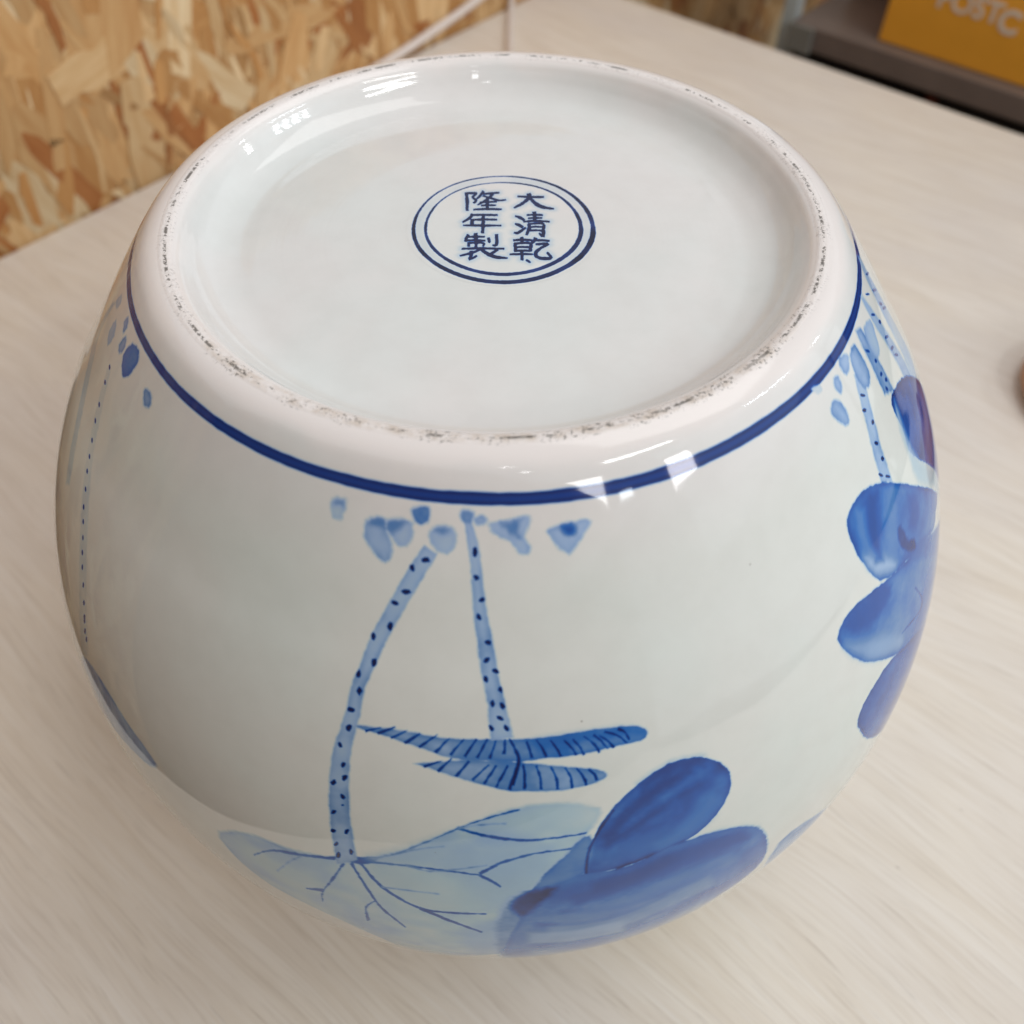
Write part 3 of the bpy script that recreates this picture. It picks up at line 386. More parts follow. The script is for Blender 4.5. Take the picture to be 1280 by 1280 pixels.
INK = [[519,1634,611,1612,745,1582,890,1561,1055,1559,1229,1568,1351,1574,1354,1654,1231,1657,1058,1661,895,1667,751,1677,617,1688,523,1696],[822,1790,834,1736,847,1678,842,1621,789,1519,704,1394,617,1280,530,1185,440,1101,376,1044,388,997,455,1039,552,1103,649,1184,745,1289,842,1412,916,1536,945,1676,936,1791,927,1857],[893,1496,943,1390,1015,1241,1096,1111,1178,1031,1263,978,1353,939,1461,913,1573,900,1652,893,1658,944,1582,973,1475,1015,1375,1064,1296,1117,1223,1177,1153,1248,1075,1354,994,1480,937,1572],[401,496,438,469,488,430,535,389,581,340,628,286,661,247,699,337,667,380,619,441,567,494,510,527,453,548,414,561],[391,57,417,34,453,1,488,-32,525,-65,564,-101,592,-126,627,-35,600,-3,562,43,520,81,476,103,433,114,404,121],[346,-410,368,-429,404,-454,453,-455,505,-416,558,-357,605,-298,648,-240,685,-181,711,-139,697,-107,667,-140,625,-185,580,-231,530,-278,479,-324,439,-353,410,-362,380,-359,356,-355],[786,547,850,551,940,557,1028,559,1117,552,1206,542,1269,533,1275,601,1213,615,1123,634,1032,644,940,636,849,619,785,606],[829,381,879,382,949,382,1022,382,1101,381,1182,379,1240,378,1243,437,1186,444,1104,453,1025,458,950,452,878,440,829,432],[678,188,770,191,901,196,1040,197,1194,192,1357,183,1472,177,1476,227,1362,247,1199,274,1043,289,902,281,769,261,678,246],[974,746,978,681,984,589,987,495,987,396,984,295,983,224,1040,222,1044,293,1050,395,1055,496,1061,594,1068,688,1072,754],[799,77,799,17,798,-66,790,-153,767,-268,734,-401,709,-496,747,-526,778,-436,821,-307,855,-181,866,-70,864,24,862,85],[832,44,891,54,976,67,1060,72,1144,72,1224,64,1266,36,1271,-20,1258,-130,1243,-254,1237,-384,1230,-503,1234,-528,1235,-516,1186,-463,1147,-417,1124,-459,1153,-523,1199,-610,1272,-636,1305,-515,1305,-382,1305,-260,1318,-144,1331,-13,1309,108,1236,154,1147,154,1061,147,975,140,889,127,829,118],[837,-114,894,-112,975,-110,1052,-109,1124,-113,1194,-118,1243,-121,1247,-64,1199,-55,1129,-42,1055,-35,976,-39,894,-49,837,-56],[831,-310,888,-308,968,-306,1045,-306,1116,-309,1186,-314,1234,-318,1239,-261,1191,-252,1121,-239,1048,-232,969,-236,888,-246,831,-253],[332,-836,394,-829,483,-818,577,-813,685,-820,800,-833,882,-843,887,-772,806,-757,690,-737,580,-726,482,-732,391,-746,328,-757],[535,-645,538,-689,542,-751,545,-811,545,-869,545,-927,545,-967,592,-969,595,-928,598,-869,601,-808,603,-745,605,-681,606,-637],[319,-968,322,-1031,325,-1121,328,-1205,333,-1275,337,-1338,341,-1381,387,-1373,387,-1329,385,-1266,384,-1197,383,-1114,382,-1024,380,-961],[351,-1004,408,-995,488,-984,574,-980,671,-976,769,-978,822,-1006,828,-1093,809,-1243,792,-1356,846,-1375,864,-1260,885,-1093,865,-942,779,-889,672,-892,574,-901,487,-906,405,-917,348,-925],[381,-1189,428,-1186,495,-1182,567,-1181,653,-1185,746,-1192,812,-1198,815,-1143,750,-1135,656,-1124,569,-1118,494,-1121,427,-1129,380,-1134],[365,-1384,415,-1381,487,-1378,562,-1377,648,-1381,740,-1388,805,-1393,809,-1338,745,-1326,652,-1308,564,-1299,486,-1305,413,-1319,364,-1330],[198,-1556,285,-1556,410,-1557,534,-1558,658,-1558,783,-1557,870,-1557,873,-1503,786,-1493,661,-1480,536,-1473,410,-1479,285,-1492,198,-1501],[528,-1362,526,-1423,525,-1508,524,-1593,523,-1677,523,-1761,522,-1821,568,-1825,574,-1766,583,-1681,589,-1594,590,-1506,589,-1420,588,-1359],[971,-653,961,-702,948,-769,932,-827,906,-881,872,-936,847,-975,863,-1012,892,-983,935,-940,975,-886,1006,-818,1029,-749,1044,-702],[979,-857,1034,-853,1111,-849,1189,-849,1273,-859,1360,-874,1422,-885,1430,-814,1369,-797,1281,-775,1194,-761,1111,-767,1032,-782,978,-793],[1019,-1056,1076,-1055,1157,-1053,1231,-1052,1300,-1044,1358,-1037,1359,-982,1328,-1014,1245,-1086,1164,-1160,1095,-1228,1029,-1297,977,-1373,948,-1459,940,-1549,955,-1632,990,-1697,1039,-1746,1097,-1782,1166,-1805,1243,-1817,1312,-1819,1374,-1817,1436,-1803,1481,-1724,1450,-1621,1394,-1513,1353,-1436,1327,-1472,1365,-1554,1413,-1664,1430,-1727,1423,-1712,1377,-1710,1318,-1704,1252,-1700,1180,-1690,1119,-1671,1072,-1642,1035,-1606,1016,-1571,1011,-1537,1015,-1494,1031,-1444,1068,-1380,1125,-1306,1188,-1234,1267,-1162,1352,-1093,1408,-1025,1366,-938,1300,-941,1231,-949,1156,-962,1075,-980,1018,-993],[-1232,1902,-1225,1784,-1216,1616,-1207,1439,-1201,1239,-1197,1028,-1193,879,-1140,877,-1138,1025,-1136,1239,-1138,1443,-1148,1626,-1162,1795,-1173,1913],[-1200,1831,-1142,1836,-1060,1842,-989,1845,-936,1850,-900,1853,-899,1880,-922,1832,-975,1742,-1008,1637,-974,1542,-922,1478,-899,1446,-907,1433,-935,1388,-959,1353,-939,1303,-911,1331,-872,1379,-852,1470,-894,1545,-946,1599,-968,1635,-944,1694,-891,1779,-856,1860,-890,1935,-938,1937,-991,1935,-1063,1932,-1145,1926,-1204,1921],[-666,2015,-682,1963,-706,1890,-734,1816,-773,1735,-819,1650,-851,1590,-827,1545,-792,1599,-742,1678,-696,1757,-662,1834,-633,1907,-615,1958],[-689,1795,-618,1799,-517,1806,-414,1817,-308,1834,-202,1854,-127,1869,-129,1932,-204,1925,-312,1916,-417,1906,-520,1892,-621,1877,-692,1866],[-331,1853,-380,1774,-450,1663,-530,1549,-630,1429,-742,1304,-821,1217,-805,1172,-724,1253,-609,1368,-504,1485,-420,1600,-349,1714,-301,1794],[-646,1689,-583,1649,-493,1593,-400,1539,-308,1488,-213,1439,-123,1409,-37,1411,39,1432,92,1448,89,1492,36,1483,-39,1472,-118,1478,-202,1515,-294,1570,-385,1623,-479,1671,-571,1716,-635,1748],[-738,1311,-675,1314,-584,1319,-492,1323,-394,1327,-292,1330,-221,1331,-220,1384,-292,1391,-393,1400,-493,1402,-587,1392,-678,1375,-741,1363],[-689,1123,-639,1124,-568,1126,-493,1128,-406,1128,-313,1128,-248,1127,-246,1179,-312,1188,-405,1200,-493,1206,-571,1199,-642,1185,-691,1175],[-933,895,-827,898,-675,902,-518,904,-350,901,-177,895,-54,891,-52,951,-174,967,-349,988,-518,999,-677,989,-830,969,-936,955],[-529,1561,-532,1481,-535,1368,-537,1255,-536,1142,-533,1030,-531,951,-482,950,-479,1029,-475,1141,-473,1253,-474,1367,-477,1480,-479,1560],[-1022,688,-1038,635,-1062,563,-1096,490,-1161,405,-1241,312,-1300,247,-1285,203,-1222,256,-1134,332,-1058,412,-1012,497,-983,579,-966,634],[-1029,573,-922,575,-770,577,-617,578,-460,573,-303,566,-192,561,-190,629,-301,639,-459,653,-617,662,-771,661,-924,654,-1031,649],[-1027,312,-920,313,-768,315,-617,317,-469,316,-321,314,-218,313,-217,372,-320,381,-468,394,-617,400,-769,396,-922,386,-1029,379],[-1043,367,-1040,280,-1036,161,-1033,75,-970,74,-969,160,-967,278,-965,365],[-1265,17,-1117,6,-904,-8,-689,-19,-469,-20,-246,-16,-89,-13,-88,44,-245,53,-468,64,-689,72,-905,75,-1117,75,-1266,75],[-675,570,-675,437,-676,250,-677,70,-681,-99,-685,-264,-689,-379,-632,-388,-624,-274,-613,-108,-605,64,-604,248,-605,437,-607,569],[-1141,-451,-1157,-499,-1180,-567,-1200,-635,-1212,-701,-1220,-762,-1225,-805,-1189,-826,-1179,-787,-1164,-733,-1148,-677,-1129,-615,-1107,-548,-1092,-501],[-1161,-632,-1086,-626,-980,-618,-878,-614,-781,-616,-685,-622,-619,-626,-617,-562,-683,-553,-780,-540,-879,-533,-984,-539,-1090,-551,-1164,-560],[-1218,-815,-1127,-811,-999,-807,-877,-806,-769,-811,-667,-820,-596,-827,-593,-763,-664,-751,-767,-735,-878,-726,-1001,-731,-1130,-742,-1221,-751],[-915,-402,-910,-504,-904,-646,-899,-783,-896,-910,-894,-1032,-892,-1118,-836,-1119,-835,-1034,-833,-911,-833,-781,-836,-642,-840,-498,-844,-397],[-1110,-948,-1049,-941,-963,-932,-876,-929,-790,-931,-705,-939,-652,-957,-644,-979,-650,-1030,-657,-1075,-626,-1092,-616,-1046,-605,-971,-632,-894,-700,-867,-789,-859,-878,-857,-966,-863,-1053,-875,-1114,-885],[-1121,-919,-1117,-971,-1112,-1044,-1108,-1096,-1075,-1093,-1076,-1040,-1078,-968,-1079,-915],[-499,-657,-495,-708,-490,-779,-486,-833,-483,-854,-481,-866,-480,-878,-450,-900,-443,-890,-434,-867,-429,-826,-435,-764,-445,-693,-453,-642],[-261,-477,-257,-563,-250,-684,-248,-795,-247,-887,-250,-964,-253,-998,-267,-1012,-305,-1022,-336,-1026,-338,-1073,-307,-1085,-259,-1097,-208,-1067,-187,-981,-186,-889,-186,-793,-186,-679,-188,-556,-190,-469],[-1295,-1236,-1156,-1237,-954,-1239,-735,-1243,-479,-1248,-205,-1255,-12,-1260,-10,-1205,-204,-1190,-478,-1169,-735,-1156,-956,-1160,-1158,-1172,-1297,-1181],[-721,-1203,-784,-1247,-873,-1310,-975,-1372,-1102,-1435,-1242,-1498,-1341,-1542,-1334,-1587,-1233,-1552,-1091,-1501,-960,-1446,-855,-1385,-764,-1320,-702,-1275],[-1045,-1333,-1044,-1394,-1042,-1479,-1044,-1549,-1061,-1619,-1086,-1702,-1057,-1796,-990,-1751,-905,-1668,-844,-1606,-857,-1565,-922,-1618,-1009,-1686,-1058,-1712,-1033,-1736,-1006,-1667,-981,-1577,-978,-1482,-981,-1391,-984,-1329],[-752,-1256,-714,-1312,-658,-1393,-593,-1473,-520,-1547,-439,-1621,-355,-1680,-272,-1716,-190,-1735,-114,-1745,-36,-1744,36,-1734,86,-1726,87,-1688,37,-1679,-33,-1666,-106,-1646,-178,-1621,-253,-1590,-326,-1549,-402,-1494,-480,-1427,-551,-1361,-617,-1295,-677,-1229,-718,-1182],[-209,-1257,-248,-1293,-302,-1342,-350,-1387,-387,-1423,-418,-1454,-439,-1476,-427,-1518,-403,-1505,-368,-1485,-328,-1456,-279,-1410,-226,-1357,-188,-1318],[681,-1845,694,-1864,713,-1890,733,-1913,755,-1931,777,-1947,793,-1958,806,-1926,794,-1907,775,-1879,756,-1855,734,-1835,712,-1818,696,-1806]]
# ---------------------------------------------------------------- painted decoration of the pot
# ART: (kind, pigment density, softness, pooled edge, [angle*1000, arc*1000, ...]) round the pot's wall,
# arc measured down from the blue line; INK: strokes of the seal in the plane of the base, *10000.
S0 = 1.183132
TW, TH = 4096, 1400; V0, V1 = -0.08, 2.98
rng = np.random.RandomState(7)
def vnoise(h, w, cells_y, cells_x, seed):
    r = np.random.RandomState(seed); g = r.rand(cells_y + 2, cells_x + 2).astype(np.float32)
    y = np.linspace(0, cells_y, h, endpoint=False); x = np.linspace(0, cells_x, w, endpoint=False)
    yi = y.astype(int); xi = x.astype(int); fy = y - yi; fx = x - xi
    fy = (fy * fy * (3 - 2 * fy))[:, None]; fx = (fx * fx * (3 - 2 * fx))[None]
    a = g[yi][:, xi]; b = g[yi][:, xi + 1]; c = g[yi + 1][:, xi]; d = g[yi + 1][:, xi + 1]
    return ((a * (1 - fx) + b * fx) * (1 - fy) + (c * (1 - fx) + d * fx) * fy).astype(np.float32)
def sdf(px, py, X, Y):
    """signed distance (inside positive) of points to polygon"""
    d2 = np.full(X.shape, 1e9, np.float32); ins = np.zeros(X.shape, bool); n = len(px)
    for i in range(n):
        x0, y0, x1, y1 = px[i], py[i], px[(i + 1) % n], py[(i + 1) % n]
        ex, ey = x1 - x0, y1 - y0; L = ex * ex + ey * ey + 1e-12
        t = np.clip(((X - x0) * ex + (Y - y0) * ey) / L, 0, 1)
        d2 = np.minimum(d2, (X - x0 - t * ex) ** 2 + (Y - y0 - t * ey) ** 2)
        if y0 != y1: ins ^= ((y0 > Y) != (y1 > Y)) & (X < x0 + (Y - y0) * ex / ey)
    d = np.sqrt(d2); return np.where(ins, d, -d)
def profile():
    R_, B_, ZE = 1.7558, 1.8144, -1.5484
    inner = [(0,-.100),(.3,-.100),(.6,-.104),(.75,-.113),(.83,-.117),(.88,-.104),(.92,-.073),(.945,-.039),(.965,-.012),(.985,-.002),(1.005,0),(1.035,-.005),(1.066,-.020),(1.094,-.045),(1.119,-.074),(1.16,-.126),(1.25,-.246)]
    a0 = math.asin((-.400 - ZE) / B_); n = 26; a1 = -math.acos(1.30 / R_)
    P = inner + [(R_ * math.cos(a0 + (a1 - a0) * i / n), ZE + B_ * math.sin(a0 + (a1 - a0) * i / n)) for i in range(n + 1)]
    out = []
    for i in range(len(P) - 1):
        p0 = P[max(i - 1, 0)]; p1 = P[i]; p2 = P[i + 1]; p3 = P[min(i + 2, len(P) - 1)]
        d1 = math.dist(p1, p2); d0 = math.dist(p0, p1) or d1; d2 = math.dist(p2, p3) or d1
        m1 = [((p1[k] - p0[k]) / d0 * d1 + (p2[k] - p1[k]) / d1 * d0) / (d0 + d1) * d1 for k in (0, 1)]
        m2 = [((p2[k] - p1[k]) / d1 * d2 + (p3[k] - p2[k]) / d2 * d1) / (d1 + d2) * d1 for k in (0, 1)]
        if i == 0: m1 = [p2[0] - p1[0], 0]
        for j in range(8):
            t = j / 8; h0 = 2*t**3-3*t*t+1; h1 = t**3-2*t*t+t; h2 = -2*t**3+3*t*t; h3 = t**3-t*t
            out.append(tuple(h0 * p1[k] + h1 * m1[k] + h2 * p2[k] + h3 * m2[k] for k in (0, 1)))
    out.append(P[-1]); return out
PR = np.array(profile()); ARC = np.r_[0, np.cumsum(np.hypot(*np.diff(PR, axis=0).T))]
IB = 14 * 8; S0 = ARC[IB]

D = np.zeros((TH, TW), np.float32); LT = np.zeros((TH, TW), np.float32)
vs_ = V0 + (np.arange(TH) + .5) / TH * (V1 - V0); th_ = ((np.arange(TW) + .5) / TW - .5) * 2 * math.pi
# the blue line round the shoulder: two passes of the brush
wob = .0035 * np.sin(th_ * 3 + 1) + .0012 * np.sin(th_ * 7) + .0012 * (vnoise(1, TW, 1, 90, 5)[0] - .5)
hw = .0160 + .002 * np.sin(th_ * 2.0 + .5) + .0016 * (vnoise(1, TW, 1, 300, 6)[0] - .5)
dl = hw[None] - np.abs(vs_[:, None] - wob[None] - .002)
m = np.clip(dl / .006 + .5, 0, 1)
D = np.maximum(D, m * (.845 + .07 * np.exp(-((np.abs(vs_[:, None] - wob[None] - .002) - .011) / .005) ** 2)))
N1 = vnoise(TH, TW, 60, 180, 11); N2 = vnoise(TH, TW, 220, 640, 12); N3 = vnoise(TH, TW, 16, 50, 13)
N4 = vnoise(TH, TW, 620, 1600, 14)
def paint(kind, den, soft, edge, q, shift=0.0):
    th = np.array(q[0::2]) / 1000. + shift; s = np.array(q[1::2]) / 1000.
    if shift: th = (th + math.pi) % (2 * math.pi) - math.pi
    if th.max() - th.min() > math.pi: return
    r = float(np.interp(s.mean() + S0, ARC, PR[:, 0])); px = th * r
    pad = 3 * soft + .01
    c0 = int(max(0, ((px.min() - pad) / r / (2 * math.pi) + .5) * TW)); c1 = int(min(TW, ((px.max() + pad) / r / (2 * math.pi) + .5) * TW + 2))
    r0 = int(max(0, (s.min() - pad - V0) / (V1 - V0) * TH)); r1 = int(min(TH, (s.max() + pad - V0) / (V1 - V0) * TH + 2))
    if c1 <= c0 or r1 <= r0: return
    X, Y = np.meshgrid((th_[c0:c1] * r).astype(np.float32), vs_[r0:r1].astype(np.float32))
    d = sdf(px, s, X, Y)
    n1, n2, n3, n4 = (a[r0:r1, c0:c1] for a in (N1, N2, N3, N4))
    if kind != 'D': d = d + (n2 - .5) * min(soft, .006) * .8 + (n4 - .5) * min(soft, .005) * .35
    mk = np.clip(d / (2 * soft) + .5, 0, 1); mk = mk * mk * (3 - 2 * mk)
    t = den
    if kind in 'PLBTG':
        amp = {'P': .11, 'L': .22, 'B': .12, 'T': .12, 'G': .10}[kind]
        t = den + amp * (n3 - .5) + amp * .8 * (n1 - .5) + .03 * (n2 - .5)
        if edge: t = t + edge * np.exp(-(np.maximum(d, 0) / .014) ** 2) - edge * .25
    if kind in 'WHS': mk = mk * (.75 if kind == 'W' else .7)
    if kind == 'L': LT[r0:r1, c0:c1] = np.maximum(LT[r0:r1, c0:c1], mk)
    if kind == 'P': LT[r0:r1, c0:c1] *= (1 - mk)
    if kind == 'V': t = np.maximum(den + .10 * (n1 - .6), 0)
    D[r0:r1, c0:c1] = np.clip(D[r0:r1, c0:c1] * (1 - mk) + t * mk, 0, 1)
for a in ART: paint(*a)
for a in ART:      # the same brushwork goes on round the far side of the pot
    if min(a[4][0::2]) > -900 and max(a[4][0::2]) < 700: paint(*a, shift=math.pi * 1.02)
# faint cobalt mist beside strokes and tiny kiln specks
img = bpy.data.images.new('painted_decoration', TW, TH, float_buffer=False, alpha=False); img.colorspace_settings.name = 'Non-Color'
px_ = np.ones((TH, TW, 4), np.float32); px_[..., 0] = D; px_[..., 1] = LT; px_[..., 2] = D
img.pixels.foreach_set(px_.ravel()); img.update()

SW = 1024; SR = .33
E_ = np.zeros((SW, SW), np.float32); g = ((np.arange(SW) + .5) / SW - .5) * 2 * SR
GX, GY = np.meshgrid(g, g); rad = np.hypot(GX, GY); ang = np.arctan2(GY, GX)
wn = vnoise(SW, SW, 90, 90, 21); wf = vnoise(SW, SW, 14, 14, 22)
rad2 = rad + .0022 * np.sin(ang * 2 + 1) + .0012 * np.sin(ang * 5) + (wn - .5) * .0014
for rr, w_, dn in ((.2885, .0070, .96), (.2500, .0060, .95)):
    w2 = w_ * (1 + .45 * np.sin(ang - 3.6) + .25 * (wf - .5))
    mk = np.clip((w2 - np.abs(rad2 - rr)) / .0028 + .5, 0, 1)
    E_ = E_ * (1 - mk) + (dn + .14 * (wf - .5)) * mk
halo = .11 * np.exp(-((rad - .269) / .020) ** 2) * (.5 + wf)
E_ = np.maximum(E_, halo)
blur = np.zeros_like(E_)
for q in INK:
    xs = np.array(q[0::2]) / 10000.; ys = np.array(q[1::2]) / 10000.
    c0 = int((xs.min() - .03 + SR) / (2 * SR) * SW); c1 = int((xs.max() + .03 + SR) / (2 * SR) * SW)
    r0 = int((ys.min() - .03 + SR) / (2 * SR) * SW); r1 = int((ys.max() + .03 + SR) / (2 * SR) * SW)
    d = sdf(xs, ys, GX[r0:r1, c0:c1], GY[r0:r1, c0:c1])
    d = d + .0030 + (wn[r0:r1, c0:c1] - .5) * .0025
    mk = np.clip(d / .003 + .5, 0, 1)
    E_[r0:r1, c0:c1] = E_[r0:r1, c0:c1] * (1 - mk) + (.975 + .03 * (wf[r0:r1, c0:c1] - .5)) * mk
    blur[r0:r1, c0:c1] = np.maximum(blur[r0:r1, c0:c1], .22 * np.exp(-(np.maximum(-d, 0) / .012) ** 2))
E_ = np.maximum(E_, blur)
img2 = bpy.data.images.new('seal_print', SW, SW, float_buffer=False, alpha=False); img2.colorspace_settings.name = 'Non-Color'
px_ = np.ones((SW, SW, 4), np.float32)
for c in range(3): px_[..., c] = E_
img2.pixels.foreach_set(px_.ravel()); img2.update()

# ---------------------------------------------------------------- porcelain material
COBALT = [(0, (.785, .785, .775)), (.12, (.66, .71, .745)), (.30, (.50, .63, .745)), (.48, (.345, .49, .75)), (.60, (.115, .26, .56)), (.68, (.030, .165, .53)), (.76, (.010, .095, .43)), (.85, (.008, .045, .25)), (.92, (.008, .022, .13)), (1.0, (.005, .007, .04))]
def porcelain(name, image):
    k = NT(name); tc = k.n('ShaderNodeTexCoord'); oc = tc.outputs['Object']
    oc = k.mapping(oc, scale=(1 / U,) * 3)
    im = k.n('ShaderNodeTexImage', image=image, interpolation='Cubic'); im.extension = 'EXTEND'
    k.set(im.inputs[0], tc.outputs['UV'])
    sc_ = k.n('ShaderNodeSeparateColor'); k.set(sc_.inputs[0], im.outputs[0])
    cob = k.ramp(sc_.outputs[0], COBALT)
    if image is img: cob = k.mix(sc_.outputs[1], cob, k.mix(1.0, cob, (.92, .96, .965), 'MULTIPLY'))
    big = k.noise(oc, 1.3, 3); mid = k.noise(oc, 9, 4, .6)
    # glaze pools greenish, thins to pinkish white
    tint = k.mix(k.ss(big, .35, .65), (1.0, .98, .975), (.97, 1.0, .995))
    col = k.mix(1.0, cob, tint, 'MULTIPLY')
    col = k.mix(k.ss(mid, .3, .8, 0, .10), col, (.62, .60, .56), 'MULTIPLY')
    sep = k.n('ShaderNodeSeparateXYZ'); k.set(sep.inputs[0], oc)
    r = k.math('SQRT', k.math('ADD', k.math('MULTIPLY', sep.outputs[0], sep.outputs[0]), k.math('MULTIPLY', sep.outputs[1], sep.outputs[1])))
    if image is img:
        wall_f = k.ss(sep.outputs[2], -.06, -.30)
        col = k.mix(wall_f, k.mix(1.0, col, (1.0, .985, .985), 'MULTIPLY'), k.mix(1.0, col, (.955, 1.0, .975), 'MULTIPLY'))
        top = k.ss(sep.outputs[2], -.13, -.03)
        wob = k.math('MULTIPLY', k.math('SUBTRACT', k.noise(oc, 6, 3), .5), .05)
        rj = k.math('ADD', r, wob)
        # thin pinkish glaze on the foot ring
        pink = k.math('MULTIPLY', k.ss(rj, .93, .985), k.ss(rj, 1.095, 1.045))
        col = k.mix(k.math('MULTIPLY', pink, .9), col, (.86, .80, .775))
        # unglazed crest with kiln sand and grime
        crest = k.math('MULTIPLY', k.ss(r, .972, .985), k.ss(r, 1.018, 1.004))
        front = k.ss(k.math('ADD', sep.outputs[1], k.math('MULTIPLY', k.noise(oc, 2.5, 2), .5)), -.15, -.55)
        peach = k.math('MULTIPLY', k.math('MULTIPLY', crest, front), k.ss(k.noise(oc, 22, 3), .36, .66))
        col = k.mix(k.math('MULTIPLY', peach, .62), col, (.60, .50, .41))
        line = k.math('MULTIPLY', k.ss(r, .9885, .9925), k.ss(r, 1.003, .9975))
        band2 = k.math('MULTIPLY', k.ss(r, .968, .978), k.ss(r, 1.026, 1.010))
        fine = k.noise(oc, 75, 4, .7); mid2 = k.noise(oc, 14, 2); lo = k.noise(oc, 4.2, 3)
        sp1 = k.math('MULTIPLY', k.ss(k.math('ADD', fine, k.math('MULTIPLY', k.math('SUBTRACT', mid2, .5), .8)), .50, .57), line)
        sp1 = k.math('MULTIPLY', sp1, k.ss(lo, .36, .48, .35, 1))
        sp2 = k.math('MULTIPLY', k.ss(k.noise(oc, 110, 3, .6), .55, .62), band2)
        sp2 = k.math('MULTIPLY', sp2, k.math('MULTIPLY', k.ss(k.noise(oc, 9, 2), .42, .58), k.math('ADD', .30, k.math('MULTIPLY', front, .70))))
        sp = k.math('MAXIMUM', sp1, sp2)
        col = k.mix(k.math('MULTIPLY', sp, .85), col, (.085, .075, .062))
        rough = k.math('ADD', .05, k.math('MULTIPLY', crest, .45))
        rough = k.math('ADD', rough, k.math('MULTIPLY', pink, .06))
        hb = k.math('ADD', k.math('MULTIPLY', k.noise(oc, 2.6, 2), 1.0), k.math('MULTIPLY', k.math('MULTIPLY', k.noise(oc, 26, 3), pink), .16))
        wh = k.n('ShaderNodeCombineXYZ'); k.set(wh.inputs[0], r)
        nrm = k.bump(hb, .14, .0011)
        nrm = k.bump(k.math('MULTIPLY', k.noise(wh.outputs[0], 26, 2), k.ss(r, .86, .72)), .07, .0006, nrm)
        nrm = k.bump(k.math('MULTIPLY', k.noise(oc, 70, 3), crest), .35, .0006, nrm)
    else:
        rough = .06; col = k.mix(1.0, col, (1.0, .985, .985), 'MULTIPLY')
        nrm = k.bump(k.noise(oc, 2.6, 2), .16, .0011)
    # pinholes in the glaze
    vor = k.n('ShaderNodeTexVoronoi'); k.set(vor.inputs[0], oc); vor.inputs['Scale'].default_value = 5.2
    pin = k.math('MULTIPLY', k.ss(vor.outputs['Distance'], .030, .016), k.ss(k.noise(oc, 1.7, 1), .44, .52))
    col = k.mix(k.math('MULTIPLY', pin, .55), col, (.20, .17, .15))
    k.pset(Base_Color=col, Roughness=rough, IOR=1.5, Normal=nrm)
    k.p.inputs['Specular IOR Level'].default_value = .5
    return k.m
GLAZE = porcelain('cobalt_painted_glaze', img); SEAL = porcelain('seal_glaze', img2)

# ---------------------------------------------------------------- the pot
pot = thing('porcelain_pot', 'round white porcelain pot with blue lotus painting, standing upside down on its mouth', 'pot')
NS = 320
def nrm2(i):
    a = PR[max(i - 1, 0)]; b = PR[min(i + 1, len(PR) - 1)]; t = (b - a) / np.linalg.norm(b - a)
    return (-t[1], t[0])       # outward (profile runs centre -> rim -> down)
def lathe(name, rs, normals, arcs, mat, parent, flip=False):
    """surface of revolution with exact split normals; angle 0 faces -Y"""
    n = len(rs); vs = []; th = [(-math.pi + 2 * math.pi * j / NS) for j in range(NS)]
    for (r, z) in rs:
        r = max(r, 1e-5)
        for t in th: vs.append((r * math.sin(t) * U, -r * math.cos(t) * U, z * U))
    fs = []; uv = []; nr = []
    for i in range(n - 1):
        for j in range(NS):
            j2 = (j + 1) % NS; f = [(i, j), (i + 1, j), (i + 1, j + 1), (i, j + 1)]
            if flip: f = f[::-1]
            fs.append([a * NS + (b % NS) for a, b in f])
            for a, b in f:
                uv += [b / NS, (arcs[a] - S0 - V0) / (V1 - V0)]
                t = -math.pi + 2 * math.pi * b / NS; q = normals[a]
                nr.append((q[0] * math.sin(t), -q[0] * math.cos(t), q[1]))
    me = bpy.data.meshes.new(name); me.from_pydata(vs, [], fs); me.update()
    me.uv_layers.new(name='UVMap').data.foreach_set('uv', uv)
    me.polygons.foreach_set('use_smooth', [True] * len(fs))
    me.normals_split_custom_set(nr)
    return link(name, me, mat, parent)
allN = [nrm2(i) for i in range(len(PR))]
allN[0] = (0, 1)
def seg(name, i0, i1): return lathe(name, PR[i0:i1 + 1], allN[i0:i1 + 1], ARC[i0:i1 + 1], GLAZE, pot)
I_LIP = 6 * 8
# cut positions next to the blue line, by arc length
ia = int(np.argmin(abs(ARC - (S0 - .020)))); ibb = int(np.argmin(abs(ARC - (S0 + .022))))
seg('recessed_base', 0, I_LIP)
seg('foot_ring', I_LIP, ia)
seg('blue_line', ia, ibb)
# outer wall, lip and inner wall in one part
wall = PR[ibb:]; wn_ = allN[ibb:]; wa = list(ARC[ibb:])
lip = [(1.30, PR[-1][1]), (1.285, PR[-1][1] - .012), (1.26, PR[-1][1] - .0), (1.245, PR[-1][1] + .03)]
inn = [(PR[i][0] - .075 * allN[i][0], PR[i][1] - .075 * allN[i][1]) for i in range(len(PR) - 1, ibb + 8, -6)]
inn += [(1.0, -.19), (.6, -.19), (0, -.19)]
lv = [tuple(x) for x in wall] + lip[1:] + inn
ln = [tuple(x) for x in wn_] + [(0, -1), (0, -1), (-1, 0)] + [(-allN[i][0], -allN[i][1]) for i in range(len(PR) - 1, ibb + 8, -6)] + [(0, -1)] * 3
la = wa + [wa[-1] + .001] * (len(lv) - len(wa))
lathe('body', lv, ln, la, GLAZE, pot)
